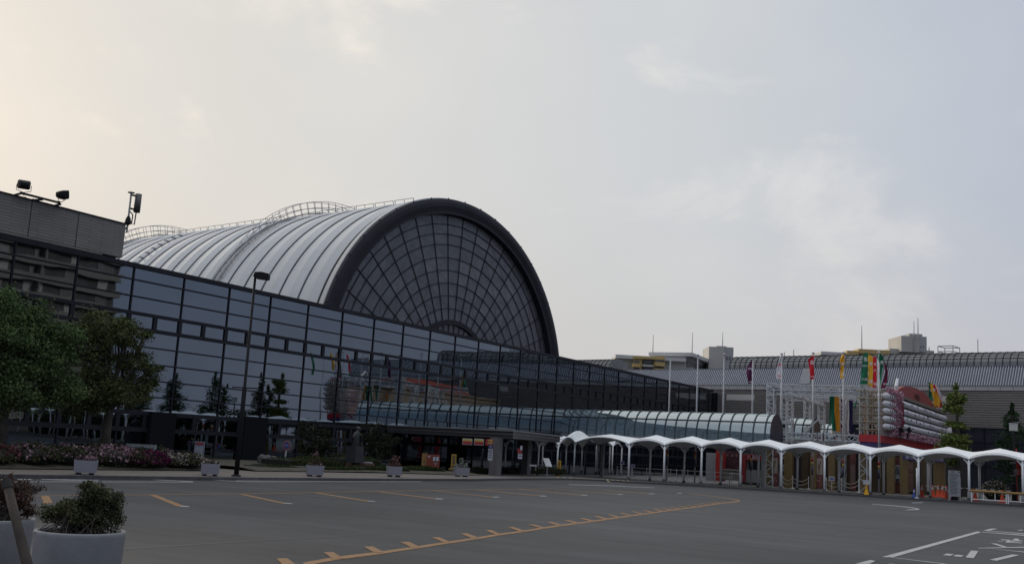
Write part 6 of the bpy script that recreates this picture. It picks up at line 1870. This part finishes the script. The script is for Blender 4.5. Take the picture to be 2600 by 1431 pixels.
# ================================================================ planters
M_PLT = mat('pale_planter_concrete', (.230, .233, .262), .75, 0, .06, 2.5, dirt=((.17, .17, .185), 2.0, .4))
BP = [((203.7, 262), 1167.2, 1206, 'white box planter full of small pink blooms, farthest left on the pavement', 'pink'), ((525, 573), 1175.7, 1209, 'white box planter with low red and white flowers beside the street lamp', 'mixed'), ((791.7, 836.6), 1180.7, 1210.5, 'white box planter with a tall pink rose, below the garden hedge', 'rose'), ((996, 1034), 1183, 1210.8, 'white box planter with a dry brown plant left of the post box', 'dry'), ((1166, 1203.7), 1186, 1210.6, 'white box planter with silvery leaves beside the porch pier', 'silver')]
PB = None
for (x0, x1), y0, y1, lab, kind in BP:
    P = G((x0 + x1) / 2, y1 - .6, .12); P[0] -= .38; k = depth(P) / F_PX; w_ = (x1 - x0) * k; h_ = zat(P, y0) - P[2]
    T = thing('box_planter', P, lab, 'planter', 'white box planters along the kerb')
    ax, fw = CAMR, CAMF
    yaw = np.array([0.12, .99, 0]); yaw /= np.linalg.norm(yaw); ax = (CAMR * .75 + yaw * .45); ax /= np.linalg.norm(ax); fw = np.array([-ax[1], ax[0], 0])
    wb = w_ * .92 / 2 / 1.05; wt_ = w_ / 2 / 1.05
    m = MB(); c0 = P + UPV * .07; c1 = P + UPV * h_
    vs = []
    for c_, w2 in ((c0, wb), (c1, wt_)): vs += [c_ - ax * w2 - fw * w2 * .8, c_ + ax * w2 - fw * w2 * .8, c_ + ax * w2 + fw * w2 * .8, c_ - ax * w2 + fw * w2 * .8]
    ins = [v * .86 + c1 * .14 - UPV * 0 for v in vs[4:]]
    low = [v - UPV * .06 for v in ins]
    m.add(vs + ins + low, [(3, 2, 1, 0), (0, 1, 5, 4), (1, 2, 6, 5), (2, 3, 7, 6), (3, 0, 4, 7), (4, 5, 9, 8), (5, 6, 10, 9), (6, 7, 11, 10), (7, 4, 8, 11), (8, 9, 13, 12), (9, 10, 14, 13), (10, 11, 15, 14), (11, 8, 12, 15)])
    bx = m.build('box', M_PLT, T)
    MB().poly([v + UPV * .01 for v in low]).build('soil', M_SOIL, bx)
    for s_ in (-.6, .6): MB().obox(P + ax * wb * s_ + UPV * .035, ax * wb * .22, fw * wb * .7, UPV * .035).build('foot', M_DARK, bx)
    spec = {'pink': (LEAF_AZ, PET_P, 260, 260, .12), 'mixed': (LEAF_AZ, PET_W, 200, 60, .14), 'rose': (leaf_mat('rose_leaves', (.05, .03, .02), (.12, .10, .06)), PET_P, 220, 26, .35), 'dry': (leaf_mat('dry_leaves', (.06, .035, .03), (.17, .11, .09)), PET_R, 240, 20, .35), 'silver': (leaf_mat('silver_leaves', (.10, .11, .10), (.30, .31, .28)), None, 300, 0, .3)}[kind]
    up_ = spec[4]
    Pl = c1 + np.stack([rng.normal(0, wt_ * .42, spec[2])] * 3, 1) * 0 + ax * rng.uniform(-.85, .85, (spec[2], 1)) * wt_ + fw * rng.uniform(-.6, .6, (spec[2], 1)) * wt_ + UPV * np.abs(rng.normal(0, up_ * .35, (spec[2], 1)))
    if kind in ('rose', 'dry', 'silver'):
        Pl = np.concatenate([Pl, c1 + UPV * rng.uniform(.1, .55, (120, 1)) + ax * rng.normal(.0, .10, (120, 1)) + fw * rng.normal(0, .08, (120, 1))])
    quads_mesh(leaf_quads(Pl, .10), 'foliage', spec[0], T)
    if spec[1]:
        nf = spec[3]
        Pf = c1 + ax * rng.uniform(-.85, .85, (nf, 1)) * wt_ + fw * rng.uniform(-.6, .6, (nf, 1)) * wt_ + UPV * (np.abs(rng.normal(0, .05, (nf, 1))) + .03)
        if kind == 'rose': Pf[:14] = c1 + ax * rng.normal(-.05, .07, (14, 1)) + fw * rng.normal(0, .05, (14, 1)) + UPV * rng.uniform(.42, .62, (14, 1))
        quads_mesh(leaf_quads(Pf, .10, .8, .95), 'blossom', spec[1], T)
# two round planters at the near left
M_RPL = mat('painted_round_planter', (.235, .240, .250), .85, 0, .07, 6, bump=.2, spec=.2, dirt=((.17, .17, .17), 2.5, .5))
LEAF_P = leaf_mat('planter_shrub_leaves', (.016, .021, .009), (.115, .120, .062), 4.0)
LEAF_PR = leaf_mat('reddish_shrub_leaves', (.030, .017, .013), (.125, .075, .055), 4.0)
def round_planter(xc, yrim, wpx, label, zr, leafm, pts_spec, nl, twigs):
    d_ = wray(xc, yrim); t_ = (zr - EYE[2]) / d_[2]; C = EYE + t_ * d_; kk = t_ / F_PX
    r = wpx * kk / 2
    T = thing('round_planter', (C[0], C[1], zg(C[0], C[1])), label, 'planter', 'round planters in the foreground')
    z0 = 0.0
    prof = [(r * .93, z0 + .0), (r * .95, z0 + .03), (r * .995, zr - .05), (r * 1.0, zr - .015), (r * .985, zr), (r * .93, zr + .002), (r * .90, zr - .012), (r * .89, zr - .06)]
    MB().lathe([C[0], C[1], 0], prof, 64).build('pot', M_RPL, T, True)
    MB().lathe([C[0], C[1], 0], [(r * .895, zr - .055), (r * .5, zr - .03), (.001, zr - .02)], 40).build('soil', M_SOIL, T, True)
    m = MB(); P_ = []
    for cx_, cy_, rx, ry, share in pts_spec:
        c = Pt(cx_, cy_, t_) + CAMF * rng.normal(0, .10)
        c_n = int(nl * share)
        P_.append(clump_points(c, (rx * kk, rx * kk * .9, ry * kk), c_n, 26, .22, .2))
        for q in range(twigs):
            e = c + rng.uniform(-.6, .6, 3) * np.array([rx, rx, ry]) * kk; e[2] = max(e[2], zr + .05)
            s_ = np.array([C[0], C[1], zr - .03]) + np.array([rng.normal(0, .35), rng.normal(0, .35), 0]) * r
            m.tube([s_, (s_ + e) / 2 + rng.normal(0, .03, 3), e], [.007, .005, .002], 5)
    P_ = np.concatenate(P_); P_ = P_[P_[:, 2] > zr - .04]
    m.build('twigs', M_BARK, T); quads_mesh(leaf_quads(P_, .034, .6, .55), 'foliage', leafm, T)
    return C, t_
C1, t1 = round_planter(205, 1345, 219, 'round pale planter with a bushy green shrub, whole in the lower left', .62, LEAF_P,
    ((245, 1262, 38, 32, .20), (262, 1300, 42, 38, .26), (205, 1300, 52, 34, .26), (155, 1300, 44, 20, .11), (130, 1310, 34, 16, .05), (225, 1322, 60, 22, .16), (285, 1270, 20, 20, .02), (180, 1278, 36, 10, .03), (300, 1262, 22, 26, .006), (218, 1232, 20, 10, .02)), 15500, 16)
C2, t2 = round_planter(-18, 1313, 200, 'round pale planter with a reddish shrub, cut by the left edge', .62, LEAF_PR,
    ((-30, 1250, 60, 34, .3), (20, 1262, 50, 34, .26), (55, 1275, 34, 26, .14), (-60, 1285, 60, 26, .2), (40, 1235, 34, 18, .05), (75, 1300, 18, 10, .03), (45, 1213, 10, 12, .01), (88, 1240, 22, 8, .006)), 11000, 14)
# wooden stake leaning at the near left
a, b = Pt(18.5, 1230, 7.0), Pt(70, 1436, 6.55); d_ = (b - a); e = b + d_ * (b[2] / -d_[2]) * 1.0
sk = thing('wooden_stake', [e[0], e[1], 0], 'weathered wooden stake with a dark cap leaning at the left edge', 'stake')
M_WOOD = mat('weathered_wood', (.029, .022, .017), .9, 0, .3, 9, bump=.3, stretch=(1, 1, .15))
MB().tube([a, a + d_ * .5, b, e], [.029, .031, .034, .040], 10).build('stake_shaft', M_WOOD, sk, True)
MB().tube([a - d_ / np.linalg.norm(d_) * .035, a + d_ / np.linalg.norm(d_) * .045], .0335, 10).build('dark_cap', M_BLACK, sk)
# white flowering strip on the plaza
a, b = onY(2490, 1230, 91), onY(2563, 1238, 91); c = (a + b) / 2; g = zg(c[0], 91) + .1
bush((c[0], 91, g), (abs(b[0] - a[0]), 1.2, zat([c[0], 91, 0], 1219) - g), 'low shrub strip with white blooms behind the striped bar', LEAF_H, 2600, .10, PET_W, 320, .12, 'flowering_shrub', 'bush')

# ================================================================ apartment blocks far behind
M_APW = mat('cream_render', (.40, .39, .365), .85, 0, .05, .3, dirt=((.38, .36, .32), .4, .4)); M_APG = mat('grey_render', (.36, .36, .36), .85, 0, .05, .3); M_APY = mat('yellow_render', (.44, .32, .13), .8, 0, .05, .5); M_APWIN = mat('apartment_glass', (.08, .085, .095), .25, 0, .3, 1); M_APPAR = mat('roof_parapet_pale', (.50, .50, .49), .8)
ap = thing('apartment_block', Pt(1700, 1160, 225), 'cream apartment block with yellow balconies and a lift tower, left one behind the hall', 'building', 'apartment blocks behind the halls')
def fbox(parent, name, x0, x1, y0, y1, t, d, material, off=0.0):
    a, b = Pt(x0, (y0 + y1) / 2, t), Pt(x1, (y0 + y1) / 2, t); z1_, z0_ = zat((a + b) / 2, y0), zat((a + b) / 2, y1)
    c = (a + b) / 2 + CAMF * (d / 2 + off); c[2] = (z0_ + z1_) / 2
    return MB().obox(c, CAMR * np.linalg.norm((b - a)[:2]) / 2, CAMF * d / 2, UPV * (z1_ - z0_) / 2).build(name, material, parent)
fbox(ap, 'main_wall', 1570, 1741, 912, 985, 226, 9, M_APW); fbox(ap, 'parapet', 1563, 1742, 904, 913, 225.5, 10, M_APPAR)
fbox(ap, 'yellow_frame', 1609, 1630, 907, 945, 224.5, 1.5, M_APY); fbox(ap, 'yellow_frame', 1660, 1687, 904, 945, 224.5, 1.5, M_APY); fbox(ap, 'yellow_frame', 1609, 1687, 905, 911, 224.2, 1.6, M_APY)
for y in (922, 938):
    fbox(ap, 'balcony', 1607, 1626, y, y + 9, 223, 2, M_APY); fbox(ap, 'balcony', 1664, 1688, y - 3, y + 7, 223, 2, M_APY)
    fbox(ap, 'balcony', 1631, 1659, y + 3, y + 8, 223.6, 2, M_APW)
    fbox(ap, 'window', 1633, 1658, y - 10, y + 1, 225.2, .6, M_APWIN); fbox(ap, 'window', 1610, 1624, y - 7, y - 1, 224.2, .4, M_APWIN); fbox(ap, 'window', 1663, 1686, y - 10, y - 4, 224.2, .4, M_APWIN)
for x in (1582, 1588.5): fbox(ap, 'narrow_window', x, x + 5.5, 922, 936, 225.7, .4, M_APG)
# receding side wing with balconies
sa, sb = Pt(1741, 940, 226), Pt(1850, 945, 262)
dS = (sb - sa); dS[2] = 0; LS = np.linalg.norm(dS); dS /= LS; nS = np.array([dS[1], -dS[0], 0])
zt_, zb_ = zat(sa, 904), zat(sa, 1010)
MB().obox(sa + dS * LS / 2 - nS * 4 + UPV * ((zt_ + zb_) / 2 - sa[2]), dS * LS / 2, nS * 4, UPV * (zt_ - zb_) / 2).build('side_wing', M_APG, ap)
MB().obox(sa + dS * LS / 2 - nS * 3.5 + UPV * (zt_ + .4 - sa[2]), dS * (LS / 2 + .4), nS * 5, UPV * .4).build('parapet', M_APPAR, ap)
for fl in range(3):
    z = zt_ - 3.0 - fl * 2.9
    for k_ in range(6):
        c = sa + dS * (LS * (k_ + .5) / 6); c[2] = z
        MB().obox(c + nS * .7, dS * LS / 14, nS * .7, UPV * .55).build('balcony', M_APPAR if (k_ + fl) % 3 else M_APG, ap)
        MB().obox(c + nS * .05 + UPV * 1.45, dS * LS / 13.5, nS * .08, UPV * .75).build('window', M_APWIN, ap)
fbox(ap, 'lift_tower', 1799.5, 1839, 880, 940, 238, 8, M_APW); fbox(ap, 'tower_side', 1839, 1862, 881, 940, 238.5, 7.5, M_APG); fbox(ap, 'tower_cap', 1820, 1845, 878, 881, 239, 5, M_APG)
for x in (1845, 1852): fbox(ap, 'narrow_window', x, x + 2.5, 904, 912, 238.3, .3, M_APWIN)
for x, y0, y1, t in ((1657, 906, 849, 228), (1757, 903, 843, 230), (1834.5, 880, 843, 240)):
    q = Pt(x, y0, t); MB().tube([q, [q[0], q[1], zat(q, y1)]], [.12, .05], 6).build('antenna_rod', M_STEEL, ap)
ap = thing('apartment_block', Pt(2250, 1160, 260), 'cream and yellow roofed apartment block with a lift tower, right one behind the hall', 'building', 'apartment blocks behind the halls')
fbox(ap, 'main_wall', 2085, 2380, 900, 985, 262, 9, M_APW); fbox(ap, 'parapet', 2085, 2152, 893, 901, 261, 9, M_APPAR); fbox(ap, 'yellow_cornice', 2151, 2180, 890, 901, 260, 9, M_APY); fbox(ap, 'yellow_cornice', 2180, 2259, 887, 898, 260.5, 9, M_APY); fbox(ap, 'parapet', 2259, 2335, 886, 899, 260.8, 10, M_APW); fbox(ap, 'side_roof', 2335, 2372, 889, 899, 266, 10, M_APG)
fbox(ap, 'lift_tower', 2288.5, 2334, 853, 893, 259, 9, M_APW); fbox(ap, 'tower_side', 2334, 2353, 854, 893, 259.5, 8.5, M_APG); fbox(ap, 'tower_cap', 2309, 2342, 847, 853.5, 260, 6, M_APG)
for x in (2338, 2344): fbox(ap, 'narrow_window', x, x + 2, 878, 882, 259.3, .3, M_APWIN)
for x, y0, y1, t in ((2188, 890, 826, 262), (2321, 890, 815, 258.5), (2331, 860, 806, 258.5), (2359, 890, 880, 262)):
    q = Pt(x, y0, t); MB().tube([q, [q[0], q[1], zat(q, y1)]], [.16, .07], 6).build('antenna_rod', M_STEEL, ap)
# apartment block beyond the right edge: the glass front mirrors it
ap = thing('apartment_block', (60, 105, -.3), 'tall grey balcony block outside the frame, mirrored at the left of the glass front', 'building', 'apartment blocks behind the halls')
M_AP3 = mat('grey_balcony_concrete', (.17, .16, .15), .85, 0, .08, .4); M_AP4 = mat('dark_balcony_recess', (.05, .05, .055), .7, 0, .3, .5)
MB().box((65, 105.5, 17), (10, 33, 35)).build('main_wall', M_AP4, ap)
MB().box((66, 84, 15), (9, 10, 31)).build('stair_tower', brick_mat('stair_tower_tile', (.20, .20, .20), (.17, .17, .17), (.10, .10, .10), 1.0, 1.6, .8, .8, 'yz'), ap)
for fl in range(12):
    MB().box((59.4, 105.5, 2.2 + fl * 2.85), (1.6, 33, 1.15)).build('balcony_front', M_AP3, ap)
    MB().box((59.3, 105.5, 3.5 + fl * 2.85), (1.4, .25, 1.6)).build('balcony_divider', M_AP3, ap)
    for k_ in range(5): MB().box((59.95, 92 + k_ * 6.7, 3.6 + fl * 2.85), (.1, 2.2 + (k_ * 7 + fl * 3) % 4 * .4, 1.7)).build('window', M_APWIN if (k_ + fl) % 3 else M_APG, ap)
